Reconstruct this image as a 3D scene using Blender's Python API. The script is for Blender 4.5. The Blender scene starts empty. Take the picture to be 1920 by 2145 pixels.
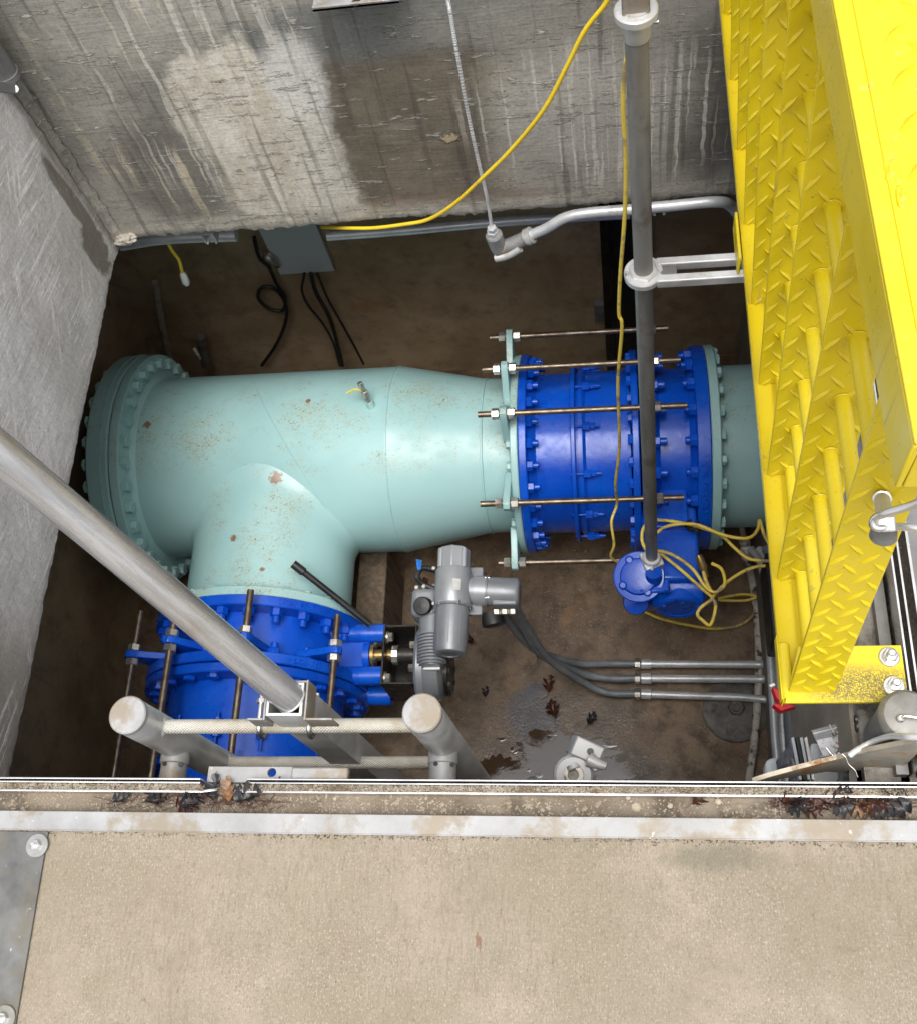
import bpy, bmesh, math, random
from mathutils import Vector, Matrix, noise
random.seed(7)
R_ = math.radians
scene = bpy.context.scene
COL = scene.collection

# ------------------------------------------------------------------ camera, sky, sun, exposure
H = 1.7
RV = ((0.9882855852554477, 0.0351868836538472, -0.14850415884758109),
      (-0.030758732817276452, -0.9071676661279822, -0.41964357005366476),
      (-0.14948412066762265, 0.4192954909734187, -0.8954584238911303))
FPX = 2300.0
cd = bpy.data.cameras.new('camera'); cam = bpy.data.objects.new('camera', cd); COL.objects.link(cam)
r0, r1, r2 = RV
cam.matrix_world = Matrix(((r0[0], -r1[0], -r2[0], 0), (r0[1], -r1[1], -r2[1], 0), (r0[2], -r1[2], -r2[2], H), (0, 0, 0, 1)))
cd.sensor_fit = 'HORIZONTAL'; cd.sensor_width = 36; cd.lens = FPX / 1920 * 36
cd.clip_start = 0.02; cd.clip_end = 200
scene.camera = cam
w = bpy.data.worlds.new('World'); scene.world = w; w.use_nodes = True
wn = w.node_tree.nodes; wl = w.node_tree.links
bg = wn['Background']
sky = wn.new('ShaderNodeTexSky'); sky.sky_type = 'NISHITA'; sky.sun_disc = False
SUN_EL, SUN_AZ = R_(75), R_(163)
sky.sun_elevation = SUN_EL; sky.sun_rotation = SUN_AZ
sky.air_density = 1.0; sky.dust_density = 4.0
hs = wn.new('ShaderNodeHueSaturation'); hs.inputs['Saturation'].default_value = 0.22
wl.new(sky.outputs[0], hs.inputs['Color']); wl.new(hs.outputs[0], bg.inputs[0]); bg.inputs[1].default_value = 0.14
sd = bpy.data.lights.new('sun', 'SUN'); sd.energy = 1.5; sd.angle = R_(38); sd.color = (1, 0.97, 0.92)
sun = bpy.data.objects.new('sun', sd); COL.objects.link(sun)
dvec = Vector((math.sin(SUN_AZ) * math.cos(SUN_EL), math.cos(SUN_AZ) * math.cos(SUN_EL), math.sin(SUN_EL)))
sun.rotation_euler = dvec.to_track_quat('Z', 'Y').to_euler()
sun.location = (0, 0, 8)
scene.view_settings.view_transform = 'Standard'; scene.view_settings.look = 'None'
scene.view_settings.gamma = 1; scene.view_settings.exposure = 0.92
scene.render.engine = 'CYCLES'
scene.cycles.max_bounces = 8; scene.cycles.diffuse_bounces = 5
scene.render.resolution_x = 916; scene.render.resolution_y = 1024

# ------------------------------------------------------------------ measuring: a point of the picture carried to a plane of the place
def S(dx, dy, x=None, y=None, z=None):
    px, py = dx * 1.0549, dy * 1.0549
    c = ((px - 960) / FPX, (py - 1072) / FPX, 1.0)
    d = [sum(RV[i][k] * c[i] for i in range(3)) for k in range(3)]
    t = x / d[0] if x is not None else y / d[1] if y is not None else (z - H) / d[2]
    return Vector((t * d[0], t * d[1], H + t * d[2]))
def V(*a): return Vector(a)

# ------------------------------------------------------------------ materials
class NT:
    def __init__(s, name):
        s.m = bpy.data.materials.new(name); s.m.use_nodes = True
        s.t = s.m.node_tree; s.n = s.t.nodes; s.l = s.t.links
        s.b = s.n['Principled BSDF']
        s.co = s.n.new('ShaderNodeTexCoord').outputs['Object']
    def new(s, ty): return s.n.new(ty)
    def lk(s, a, b): s.l.new(a, b)
    def put(s, sock, v):
        if isinstance(v, (int, float)): sock.default_value = v
        elif isinstance(v, (tuple, list)):
            sock.default_value = tuple(v) + (1,) if len(v) == 3 and len(sock.default_value) == 4 else v
        else: s.lk(v, sock)
    def vmap(s, scale=(1, 1, 1), loc=(0, 0, 0), rot=(0, 0, 0), src=None):
        m = s.new('ShaderNodeMapping'); s.lk(src or s.co, m.inputs[0])
        m.inputs['Scale'].default_value = scale; m.inputs['Location'].default_value = loc; m.inputs['Rotation'].default_value = rot
        return m.outputs[0]
    def vrot(s, rot, scale):
        return s.vmap(scale, src=s.vmap(rot=rot))
    def noise(s, scale, detail=6, rough=0.6, vec=None, dist=0):
        n = s.new('ShaderNodeTexNoise'); n.inputs['Scale'].default_value = scale; n.inputs['Detail'].default_value = detail
        n.inputs['Roughness'].default_value = rough; n.inputs['Distortion'].default_value = dist
        s.lk(vec or s.co, n.inputs['Vector']); return n.outputs[0]
    def vor(s, scale, vec=None, feat='F1'):
        n = s.new('ShaderNodeTexVoronoi'); n.feature = feat; n.inputs['Scale'].default_value = scale
        s.lk(vec or s.co, n.inputs['Vector']); return n.outputs[0]
    def rng(s, v, a, b, c=0, d=1):
        n = s.new('ShaderNodeMapRange'); n.interpolation_type = 'SMOOTHSTEP'
        s.lk(v, n.inputs[0])
        for i, q in enumerate((a, b, c, d)): n.inputs[i + 1].default_value = q
        return n.outputs[0]
    def math(s, op, a, b=None):
        n = s.new('ShaderNodeMath'); n.operation = op; n.use_clamp = False
        s.put(n.inputs[0], a)
        if b is not None: s.put(n.inputs[1], b)
        return n.outputs[0]
    def mix(s, f, a, b, mode='MIX'):
        n = s.new('ShaderNodeMix'); n.data_type = 'RGBA'; n.blend_type = mode
        s.put(n.inputs[0], f); s.put(n.inputs[6], a); s.put(n.inputs[7], b)
        return n.outputs[2]
    def blob(s, c, r, soft=0.35, wob=0.5, wscale=3.0, vec=None):
        """soft mask round a stain: 1 inside"""
        m = s.new('ShaderNodeVectorMath'); m.operation = 'SUBTRACT'; s.lk(vec or s.co, m.inputs[0]); m.inputs[1].default_value = c
        k = s.new('ShaderNodeVectorMath'); k.operation = 'MULTIPLY'; s.lk(m.outputs[0], k.inputs[0])
        k.inputs[1].default_value = tuple(0 if q == 0 else 1 / q for q in r)
        ln = s.new('ShaderNodeVectorMath'); ln.operation = 'LENGTH'; s.lk(k.outputs[0], ln.inputs[0])
        nz = s.noise(wscale, 8, 0.65)
        d = s.math('ADD', ln.outputs['Value'], s.math('MULTIPLY', s.math('SUBTRACT', nz, 0.5), wob * 2))
        return s.rng(d, 1 - soft, 1 + soft, 1, 0)
    def bump(s, h, strength, dist, prev=None):
        b = s.new('ShaderNodeBump'); b.inputs['Strength'].default_value = strength; b.inputs['Distance'].default_value = dist
        s.lk(h, b.inputs['Height'])
        if prev is not None: s.lk(prev, b.inputs['Normal'])
        return b.outputs[0]
    def done(s, col, rough=0.6, metal=0.0, nrm=None, spec=None):
        s.put(s.b.inputs['Base Color'], col); s.put(s.b.inputs['Roughness'], rough); s.put(s.b.inputs['Metallic'], metal)
        if nrm is not None: s.lk(nrm, s.b.inputs['Normal'])
        if spec is not None: s.b.inputs['Specular IOR Level'].default_value = spec
        return s.m

def simple(name, c1, c2, scale=6, rough=(0.4, 0.6), metal=0.0, bump=0.15, bscale=60, bdist=0.002, stretch=(1, 1, 1),
           specks=None, sscale=90, sth=(0.66, 0.72), c3=None, c3th=(0.55, 0.7), c3scale=2.0, orange=0.0):
    n = NT(name)
    v = n.vmap(stretch)
    nz = n.noise(scale, 8, 0.6, v)
    col = n.mix(n.rng(nz, 0.3, 0.7), c1, c2)
    if c3: col = n.mix(n.rng(n.noise(c3scale, 8, 0.7), *c3th), col, c3)
    if specks: col = n.mix(n.math('MULTIPLY', n.rng(n.noise(sscale, 3, 0.5), *sth), n.rng(n.noise(2.2, 4, 0.6), 0.45, 0.62)), col, specks)
    rg = n.rng(n.noise(scale * 1.7, 6, 0.6, v), 0.3, 0.7, *rough)
    nm = n.bump(n.noise(bscale, 6, 0.6, v), bump, bdist)
    return n.done(col, rg, metal, nm)

def concrete(name, base, alt, dark, kind='room', wet=0.0, rough=0.85):
    n = NT(name)
    big = n.noise(1.3, 8, 0.65); mid = n.noise(7, 8, 0.65); fine = n.noise(90, 6, 0.7)
    col = n.mix(n.rng(big, 0.35, 0.65), base, alt)
    col = n.mix(n.rng(mid, 0.45, 0.75, 0, 0.7), col, dark)
    col = n.mix(n.rng(fine, 0.3, 0.75, 0, 0.35), col, dark)
    nm = n.bump(fine, 0.35, 0.003); nm = n.bump(mid, 0.3, 0.01, nm)
    return n, col, nm

def mat_deck():
    n = NT('broomed_concrete')
    big = n.noise(1.6, 8, 0.7); mid = n.noise(9, 8, 0.75)
    broom = n.noise(1.0, 5, 0.65, n.vmap((210, 34, 1), rot=(0, 0, 0.03)), .5); broom2 = n.noise(1.0, 4, 0.6, n.vmap((70, 3, 1), rot=(0, 0, 0.05)))
    sand = n.noise(260, 4, 0.6); pit = n.noise(120, 3, 0.5)
    nzm = n.noise(30, 6, .7)
    col = n.mix(n.rng(big, 0.3, 0.7), (0.202, 0.171, 0.124), (0.273, 0.232, 0.182))
    col = n.mix(n.rng(n.noise(2.6, 7, 0.6), 0.5, 0.75, 0, 0.6), col, (0.230, 0.189, 0.157))
    col = n.mix(n.rng(mid, 0.45, 0.8, 0, 0.55), col, (0.186, 0.153, 0.106))
    col = n.mix(n.math('MULTIPLY', n.rng(broom, 0.42, 0.7, 0, 0.5), n.rng(n.noise(3.4, 6, .65), .35, .62, .25, 1)), col, (0.130, 0.102, 0.072))
    col = n.mix(n.rng(broom2, 0.55, 0.8, 0, 0.2), col, (0.363, 0.307, 0.253))
    col = n.mix(n.rng(sand, 0.56, 0.72, 0, 0.45), col, (0.381, 0.338, 0.266))
    col = n.mix(n.rng(n.noise(120, 6, 0.75, n.vmap((1, .6, 1))), 0.33, 0.46, 0.6, 0), col, (0.121, 0.098, 0.068))
    col = n.mix(n.rng(pit, 0.74, 0.77, 0, 0.6), col, (0.105, 0.077, 0.051))
    col = n.mix(n.rng(n.noise(.9, 5, .6, n.vmap(loc=(5, 2, 0))), .45, .65, 0, .5), col, (0.195, 0.167, 0.109))
    col = n.mix(n.rng(nzm, .55, .75, 0, .5), col, (0.139, 0.111, 0.076))
    col = n.mix(n.rng(nzm, .28, .42, .45, 0), col, (0.321, 0.287, 0.232))
    col = n.mix(n.rng(n.noise(5.5, 8, .7, n.vmap(loc=(2, 5, 0))), .45, .72, 0, .35), col, (0.369, 0.311, 0.260))
    col = n.mix(n.rng(n.noise(4, 8, .7, n.vmap((1.6, 1, 1), loc=(9, 1, 0))), .48, .72, 0, .45), col, (0.187, 0.150, 0.106))
    sp1 = n.noise(1.0, 4, .7, n.vmap((430, 190, 1))); sp2 = n.noise(1.0, 3, .6, n.vmap((330, 240, 1), loc=(4, 9, 0)))
    patchy = n.rng(n.noise(4.5, 7, .7, n.vmap(loc=(1, 7, 0))), .35, .65, .35, 1)
    col = n.mix(n.math('MULTIPLY', n.rng(sp1, .52, .68, 0, .55), patchy), col, (0.495, 0.439, 0.349))
    col = n.mix(n.math('MULTIPLY', n.rng(sp2, .54, .68, 0, .6), patchy), col, (0.099, 0.076, 0.049))
    rust = n.math('MULTIPLY', n.rng(n.noise(45, 4, 0.6, n.vmap((1, .35, 1))), 0.62, 0.68, 0, .7), n.rng(n.noise(3.7, 4, 0.6, n.vmap(loc=(3.3, 1, 0))), 0.56, 0.66))
    col = n.mix(rust, col, (0.147, 0.064, 0.042))
    grn = n.blob((0.12, 0.225, 0), (.07, .018, 1), .5, 1.2, 22)
    col = n.mix(n.math('MULTIPLY', grn, .5), col, (0.112, 0.108, 0.076))
    nm = n.bump(sand, 0.45, 0.002); nm = n.bump(broom, 0.35, 0.0018, nm); nm = n.bump(mid, 0.25, 0.006, nm)
    return n.done(col, 0.88, 0, nm, 0.3)

def mat_far():
    n = NT('stained_shaft_concrete')
    horiz = n.noise(1.0, 7, 0.7, n.vmap((5, 5, 130))); h2 = n.noise(1.0, 6, 0.7, n.vmap((2.2, 2, 26)))
    mid = n.noise(8, 8, 0.7); fine = n.noise(110, 5, 0.65)
    col = n.mix(n.rng(n.noise(1.6, 8, 0.6), 0.35, 0.65), (0.21, 0.20, 0.17), (0.43, 0.40, 0.345))
    # lighter greyed band across the top
    col = n.mix(n.math('MULTIPLY', n.blob((-.55, 0, -.27), (.5, 0, .11), .3, .3, 4), .85), col, (0.165, 0.172, 0.16))
    col = n.mix(n.math('MULTIPLY', n.blob((.05, 0, -.30), (.45, 0, .12), .5, .5, 4), .75), col, (0.36, 0.335, 0.29))
    # buff patch of laitance left of the middle
    p1 = n.blob((-1.02, 0, -.62), (.21, 0, .38), .10, .45, 7)
    col = n.mix(p1, col, n.mix(n.rng(n.noise(4, 8, .7, n.vmap((3, 1, 1))), .35, .65), (0.56, 0.51, 0.41), (0.74, 0.70, 0.60)))
    wsh = n.math('MULTIPLY', n.blob((-.84, 0, -.40), (.09, 0, .15), .35, .4, 7), .9)
    col = n.mix(wsh, col, (0.72, 0.70, 0.65))
    wsh2 = n.math('MULTIPLY', n.blob((-.83, 0, -.78), (.075, 0, .25), .3, .3, 7), .85)
    col = n.mix(wsh2, col, (0.68, 0.64, 0.56))
    # dark damp zones
    sx = n.new('ShaderNodeSeparateXYZ'); n.lk(n.co, sx.inputs[0]); wobn = n.math('MULTIPLY', n.math('SUBTRACT', n.noise(5, 8, .7), .5), .22)
    xx = n.math('ADD', sx.outputs[0], wobn); zz = n.math('ADD', sx.outputs[2], n.math('MULTIPLY', wobn, .5))
    p2 = n.math('MULTIPLY', n.math('MULTIPLY', n.rng(xx, -.80, -.755), n.rng(xx, -.42, -.24, 1, 0)), n.math('MULTIPLY', n.rng(zz, -.93, -.87), n.rng(zz, -.38, -.31, 1, 0)))
    col = n.mix(n.math('MULTIPLY', p2, .92), col, n.mix(n.rng(mid, .35, .65), (0.125, 0.105, 0.075), (0.20, 0.168, 0.122)))
    col = n.mix(n.math('MULTIPLY', n.blob((-1.33, 0, -.72), (.17, 0, .22), .3, .35, 5), .7), col, (0.13, 0.12, 0.10))
    col = n.mix(n.math('MULTIPLY', n.blob((.27, 0, -.6), (.11, 0, .3), .35, .4, 5), .7), col, (0.085, 0.078, 0.066))
    # pale washed area on the right
    p3 = n.blob((-.04, 0, -.58), (.27, 0, .2), .35, .35, 5)
    col = n.mix(n.math('MULTIPLY', p3, .7), col, (0.56, 0.53, 0.475))
    # pale lower lip
    lip = n.blob((0, 0, -.955), (0, 0, .045), .25, .45, 6)
    col = n.mix(n.math('MULTIPLY', lip, .6), col, (0.48, 0.44, 0.37))
    rl = n.blob((-.5, 0, -.90), (.3, 0, .03), .4, .5, 8)
    col = n.mix(n.math('MULTIPLY', rl, .5), col, (0.22, 0.155, 0.11))
    # runs of pale drips, thin and vertical
    wz = n.new('ShaderNodeVectorMath'); wz.operation = 'ADD'
    nzc = n.new('ShaderNodeTexNoise'); nzc.inputs['Scale'].default_value = 7; n.lk(n.vmap((.2, 1, 1.4)), nzc.inputs[0])
    sc = n.new('ShaderNodeVectorMath'); sc.operation = 'SCALE'; sc.inputs['Scale'].default_value = 0.028; n.lk(nzc.outputs[1], sc.inputs[0])
    n.lk(n.co, wz.inputs[0]); n.lk(sc.outputs[0], wz.inputs[1])
    dr = n.noise(1.0, 2, 0.4, n.vmap((62, 1, 1.5), src=wz.outputs[0]))
    dr2 = n.noise(1.0, 2, 0.4, n.vmap((26, 1, 1.2), loc=(5, 3, 0), src=wz.outputs[0]))
    dm = n.math('MULTIPLY', n.rng(dr, .575, .62), n.math('MAXIMUM', n.blob((-.02, 0, -.62), (.36, 0, .25), .3, .3, 5), n.math('MULTIPLY', n.blob((-1.05, 0, -.45), (.35, 0, .4), .3, .5, 4), .7)))
    col = n.mix(n.math('MULTIPLY', dm, .85), col, (0.70, 0.66, 0.58))
    dm2 = n.math('MULTIPLY', n.rng(dr2, .60, .645), n.blob((-1.22, 0, -.45), (.28, 0, .42), .3, .5, 4))
    col = n.mix(n.math('MULTIPLY', dm2, .8), col, (0.60, 0.52, 0.38))
    ds = n.math('MULTIPLY', n.rng(n.noise(1.0, 3, .5, n.vmap((40, 1, 1.5), loc=(9, 2, 1))), .56, .68), .45)
    col = n.mix(ds, col, (0.07, 0.062, 0.05))
    col = n.mix(n.rng(horiz, .52, .74, 0, .35), col, (0.075, 0.068, 0.055))
    col = n.mix(n.rng(h2, .56, .72, 0, .45), col, (0.46, 0.43, 0.38))
    crust = n.math('MULTIPLY', n.rng(n.noise(1.0, 5, .7, n.vmap((16, 16, 70))), .56, .63, 0, .85), n.rng(n.noise(3, 5, .6, n.vmap((1, 1, 3))), .42, .55))
    col = n.mix(crust, col, (0.50, 0.47, 0.41))
    col = n.mix(n.rng(fine, .35, .75, 0, .3), col, (0.05, 0.045, 0.04))
    hol = n.math('MULTIPLY', n.rng(n.noise(75, 2, .5), .72, .75), .9)
    col = n.mix(hol, col, (0.045, 0.04, 0.034))
    chip = n.blob((-.46, 0, -.652), (.026, 0, .017), .2, 1.1, 60)
    col = n.mix(chip, col, (0.42, 0.34, 0.22))
    nm = n.bump(fine, .3, .002); nm = n.bump(horiz, .45, .0035, nm); nm = n.bump(crust, .9, .005, nm); nm = n.bump(chip, .8, .012, nm)
    return n.done(col, 0.8, 0, nm, 0.35)

def mat_left():
    n = NT('grey_shaft_concrete')
    mid = n.noise(6, 8, 0.65); fine = n.noise(110, 5, 0.65)
    col = n.mix(n.rng(n.noise(2.2, 8, 0.65), .35, .65), (0.56, 0.54, 0.515), (0.76, 0.75, 0.74))
    col = n.mix(n.rng(mid, .48, .75, 0, .6), col, (0.42, 0.385, 0.345))
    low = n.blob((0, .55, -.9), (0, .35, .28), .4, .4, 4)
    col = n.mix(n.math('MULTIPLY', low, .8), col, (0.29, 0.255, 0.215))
    gr = n.noise(1.0, 6, .7, n.vrot((R_(12), 0, 0), (1, 6, 95)))
    col = n.mix(n.rng(gr, .48, .72, 0, .4), col, (0.26, 0.235, 0.205))
    scr = n.noise(1.0, 3, .6, n.vrot((R_(14), 0, 0), (1, 5, 130)))
    scr2 = n.noise(1.0, 3, .6, n.vrot((R_(-34), 0, 0), (1, 4, 100)))
    sm = n.rng(n.noise(3, 4, .6), .42, .56); sm2 = n.rng(n.noise(2.2, 4, .6, n.vmap(loc=(3, 1, 7))), .45, .6)
    s1_ = n.math('MULTIPLY', n.rng(scr, .55, .63, 0, .9), sm)
    col = n.mix(s1_, col, (0.86, 0.85, 0.83))
    s2_ = n.math('MULTIPLY', n.rng(scr2, .58, .65, 0, .85), sm2)
    col = n.mix(s2_, col, (0.86, 0.84, 0.81))
    wet = n.math('MAXIMUM', n.blob((0, 2.19, -.72), (0, .032, .22), .22, .5, 14), n.blob((0, 2.16, -.86), (0, .06, .10), .15, .8, 14))
    col = n.mix(n.math('MULTIPLY', wet, .85), col, (0.14, 0.115, 0.085))
    brn = n.blob((0, 2.25, -.6), (0, .03, .5), .4, .5, 10)
    col = n.mix(n.math('MULTIPLY', brn, .6), col, (0.17, 0.14, 0.105))
    col = n.mix(n.rng(fine, .35, .75, 0, .35), col, (0.16, 0.14, 0.12))
    col = n.mix(n.rng(n.noise(38, 6, .75), .60, .72, 0, .6), col, (0.72, 0.70, 0.67))
    nm = n.bump(fine, .3, .002); nm = n.bump(gr, .25, .002, nm); nm = n.bump(mid, .2, .005, nm)
    return n.done(col, .85, 0, nm, .3)

def mat_room():
    n = NT('damp_room_concrete')
    col = n.mix(n.rng(n.noise(1.6, 8, .65), .35, .65), (0.25, 0.175, 0.10), (0.40, 0.30, 0.19))
    col = n.mix(n.rng(n.noise(3, 6, .6), .56, .7, 0, .6), col, (0.26, 0.125, 0.045))
    col = n.mix(n.rng(n.noise(9, 8, .65), .45, .75, 0, .6), col, (0.12, 0.082, 0.048))
    dr = n.math('MULTIPLY', n.rng(n.noise(1.0, 3, .5, n.vmap((34, 34, .9))), .6, .68, 0, .6), n.rng(n.noise(1.4, 4, .6), .45, .6))
    col = n.mix(dr, col, (0.24, 0.19, 0.13))
    nm = n.bump(n.noise(70, 6, .6), .3, .003)
    return n.done(col, .75, 0, nm, .35)

def mat_floor():
    n = NT('wet_pit_floor')
    big = n.noise(2.0, 8, .65); mid = n.noise(11, 8, .7); fine = n.noise(90, 5, .65); grain = n.noise(240, 4, .6)
    col = n.mix(n.rng(big, .35, .65), (0.115, 0.072, 0.040), (0.215, 0.145, 0.085))
    col = n.mix(n.rng(mid, .42, .66, 0, .75), col, (0.048, 0.032, 0.020))
    col = n.mix(n.rng(n.noise(5, 7, .7), .54, .70, 0, .6), col, (0.24, 0.13, 0.06))
    pale = n.math('MULTIPLY', n.rng(fine, .56, .68, 0, .6), n.rng(n.noise(4, 6, .65, n.vmap(loc=(7, 2, 0))), .44, .58))
    col = n.mix(pale, col, (0.36, 0.28, 0.19))
    col = n.mix(n.rng(grain, .62, .70, 0, .3), col, (0.36, 0.31, 0.24))
    col = n.mix(n.rng(n.noise(24, 8, .8), .58, .66, 0, .6), col, (0.045, 0.032, 0.022))
    col = n.mix(n.math('MULTIPLY', n.blob((-.42, 1.2, 0), (.10, .15, 0), .4, .9, 9), .5), col, (0.035, 0.085, 0.17))
    wet = n.blob((-.28, .98, 0), (.42, .38, 0), .35, .8, 5)
    rg = n.math('SUBTRACT', n.rng(mid, .3, .7, .42, .68), n.math('MULTIPLY', wet, .26))
    col = n.mix(n.math('MULTIPLY', wet, .55), col, (0.055, 0.038, 0.024))
    nm = n.bump(fine, .4, .004); nm = n.bump(mid, .35, .008, nm); nm = n.bump(grain, .3, .0015, nm)
    return n.done(col, rg, 0, nm, .5)

def hit(dx, dy, cyl):
    q = S(dx, dy, z=-2.0); d = (q - V(0, 0, H)).normalized()
    if cyl == 'run': oa, ob, da, db, r = -2.13, H + 2.31, d.y, d.z, .389
    else: oa, ob, da, db, r = 1.427, H + 2.31, d.x, d.z, .329
    A_ = da ** 2 + db ** 2; B_ = 2 * (da * oa + db * ob); C_ = oa ** 2 + ob ** 2 - r ** 2
    return V(0, 0, H) + d * ((-B_ - math.sqrt(max(0, B_ * B_ - 4 * A_ * C_))) / (2 * A_))
MINT_SPOTS = [(tuple(hit(x_, y_, c_) - V(-1.4, 2.13, -2.31)), r_) for x_, y_, c_, r_ in ((549, 949, 'branch', .026), (463, 1068, 'branch', .013), (291, 842, 'run', .016), (612, 795, 'run', .010), (520, 1130, 'branch', .010))]
def mat_mint():
    n = NT('mint_pipe_paint')
    col = n.mix(n.rng(n.noise(2, 6, .6), .35, .65), (0.285, 0.475, 0.475), (0.335, 0.53, 0.53))
    # dirt: pine debris flecks gathered where water dried
    g = n.new('ShaderNodeNewGeometry'); sx = n.new('ShaderNodeSeparateXYZ'); n.lk(g.outputs['Normal'], sx.inputs[0])
    up = n.rng(sx.outputs[2], .72, .95)
    clus = n.rng(n.noise(3.4, 10, .85), .44, .60)
    fl = n.rng(n.noise(105, 3, .6, dist=1.8), .575, .62)
    m = n.math('MULTIPLY', n.math('MULTIPLY', clus, fl), up)
    col = n.mix(n.math('MULTIPLY', n.math('MULTIPLY', n.rng(n.noise(3.4, 10, .85), .44, .64), up), .45), col, (0.36, 0.37, 0.26))
    col = n.mix(n.math('MULTIPLY', m, .9), col, (0.10, 0.065, 0.03))
    rs = n.math('MULTIPLY', n.rng(n.noise(8, 5, .7), .73, .76), up)
    for c_, r_ in MINT_SPOTS:
        rs = n.math('MAXIMUM', rs, n.blob(c_, (r_, r_, r_), .25, 1.3, 55))
    col = n.mix(n.math('MULTIPLY', rs, .9), col, (0.20, 0.08, 0.03))
    nm = n.bump(n.noise(160, 4, .6), .08, .001)
    return n.done(col, n.rng(n.noise(14, 6, .6), .3, .7, .30, .5), 0, nm, .5)

def mat_blue():
    n = NT('blue_valve_paint')
    col = n.mix(n.rng(n.noise(3, 6, .6), .35, .65), (0.001, 0.060, 0.46), (0.004, 0.092, 0.58))
    col = n.mix(n.rng(n.noise(16, 6, .7), .70, .78, 0, .7), col, (0.07, 0.12, 0.26))
    g = n.new('ShaderNodeNewGeometry'); sx = n.new('ShaderNodeSeparateXYZ'); n.lk(g.outputs['Normal'], sx.inputs[0])
    dm = n.math('MULTIPLY', n.rng(n.noise(7, 8, .8), .54, .70, 0, .3), n.rng(sx.outputs[2], .6, .98))
    col = n.mix(dm, col, (0.16, 0.20, 0.27))
    rs = n.math('MULTIPLY', n.rng(n.noise(26, 6, .75), .70, .75, 0, .8), n.rng(n.noise(4, 4, .6), .5, .6))
    col = n.mix(rs, col, (0.26, 0.18, 0.13))
    nm = n.bump(n.noise(75, 3, .5), .35, .0012)
    return n.done(col, n.rng(n.noise(20, 5, .6), .3, .7, .24, .40), 0, nm, .5)

def mat_yellow():
    n = NT('yellow_safety_paint')
    col = n.mix(n.rng(n.noise(4, 6, .6), .35, .65), (0.62, 0.475, 0.007), (0.68, 0.53, 0.014))
    sc = n.math('MULTIPLY', n.rng(n.noise(42, 7, .75), .60, .68, 0, .85), n.rng(n.noise(5, 5, .6), .50, .60))
    col = n.mix(sc, col, (0.36, 0.30, 0.16))
    col = n.mix(n.rng(n.noise(6, 7, .7), .56, .72, 0, .35), col, (0.50, 0.38, 0.06))
    dl = n.math('MULTIPLY', n.rng(n.noise(1.0, 4, .6, n.vmap((70, 70, 3))), .6, .7, 0, .5), n.rng(n.noise(4, 4, .6), .45, .6))
    col = n.mix(dl, col, (0.30, 0.235, 0.08))
    col = n.mix(n.rng(n.noise(150, 3, .6), .68, .73, 0, .7), col, (0.22, 0.17, 0.06))
    nm = n.bump(n.noise(90, 5, .6), .12, .0015)
    return n.done(col, n.rng(n.noise(12, 5, .6), .3, .7, .24, .48), 0, nm, .5)

def mat_yplate():
    n = NT('gritty_yellow_paint')
    col = n.mix(n.rng(n.noise(4, 6, .6), .35, .65), (0.62, 0.475, 0.007), (0.68, 0.53, 0.014))
    gr = n.math('MULTIPLY', n.rng(n.noise(520, 3, .6), .42, .52, 0, .9), n.blob((.085, .03, 0), (.085, .028, 0), .6, .4, 20))
    col = n.mix(gr, col, (0.10, 0.08, 0.05))
    return n.done(col, .5, 0, n.bump(gr, .4, .001))

def mat_alu(name='weathered_aluminium', a=(0.44, 0.44, 0.43), b=(0.64, 0.64, 0.63), dirt=(0.33, 0.26, 0.17), dth=(.56, .68), rough=(.34, .55), metal=.42, st=(1, 1, 1)):
    n = NT(name)
    v = n.vmap(st)
    col = n.mix(n.rng(n.noise(9, 7, .65, v), .3, .7), a, b)
    col = n.mix(n.rng(n.noise(6, 8, .7, n.vmap(loc=(4, 2, 9))), *dth, 0, .75), col, dirt)
    col = n.mix(n.rng(n.noise(60, 6, .7, v), .64, .72, 0, .6), col, (0.75, 0.76, 0.76))
    nm = n.bump(n.noise(50, 6, .65, v), .2, .0015)
    return n.done(col, n.rng(n.noise(18, 6, .6, v), .3, .7, *rough), metal, nm)

def mat_knurl():
    n = NT('knurled_aluminium')
    def wave(rot):
        wv = n.new('ShaderNodeTexWave'); wv.inputs['Scale'].default_value = 105; wv.bands_direction = 'X'
        n.lk(n.vmap(rot=(0, 0, rot)), wv.inputs['Vector']); return wv.outputs['Fac']
    k = n.math('MULTIPLY', wave(R_(57)), wave(R_(-57)))
    col = n.mix(n.rng(n.noise(9, 6, .7), .4, .7), (0.66, 0.64, 0.58), (0.45, 0.40, 0.30))
    col = n.mix(n.rng(k, .02, .22, .55, 0), col, (0.26, 0.24, 0.20))
    return n.done(col, .55, .45, n.bump(k, .7, .0015))

def mat_glass():
    n = NT('clear_plastic_film')
    n.b.inputs['Transmission Weight'].default_value = 0.0
    n.b.inputs['Alpha'].default_value = 0.22
    return n.done((0.75, 0.78, 0.80), n.rng(n.noise(40, 4, .6), .3, .7, .08, .3), 0, n.bump(n.noise(25, 4, .6), .6, .006))

def mat_water():
    n = NT('puddle_water')
    return n.done((0.060, 0.038, 0.022), .025, 0, n.bump(n.noise(60, 4, .6), .12, .002), 1.0)

def mat_print():
    n = NT('printed_white_paper')
    l = n.rng(n.noise(1.0, 3, .6, n.vmap((120, 320, 1))), .58, .64, 0, .7)
    return n.done(n.mix(l, (0.78, 0.78, 0.82), (0.2, 0.2, 0.25)), .7)

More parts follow.
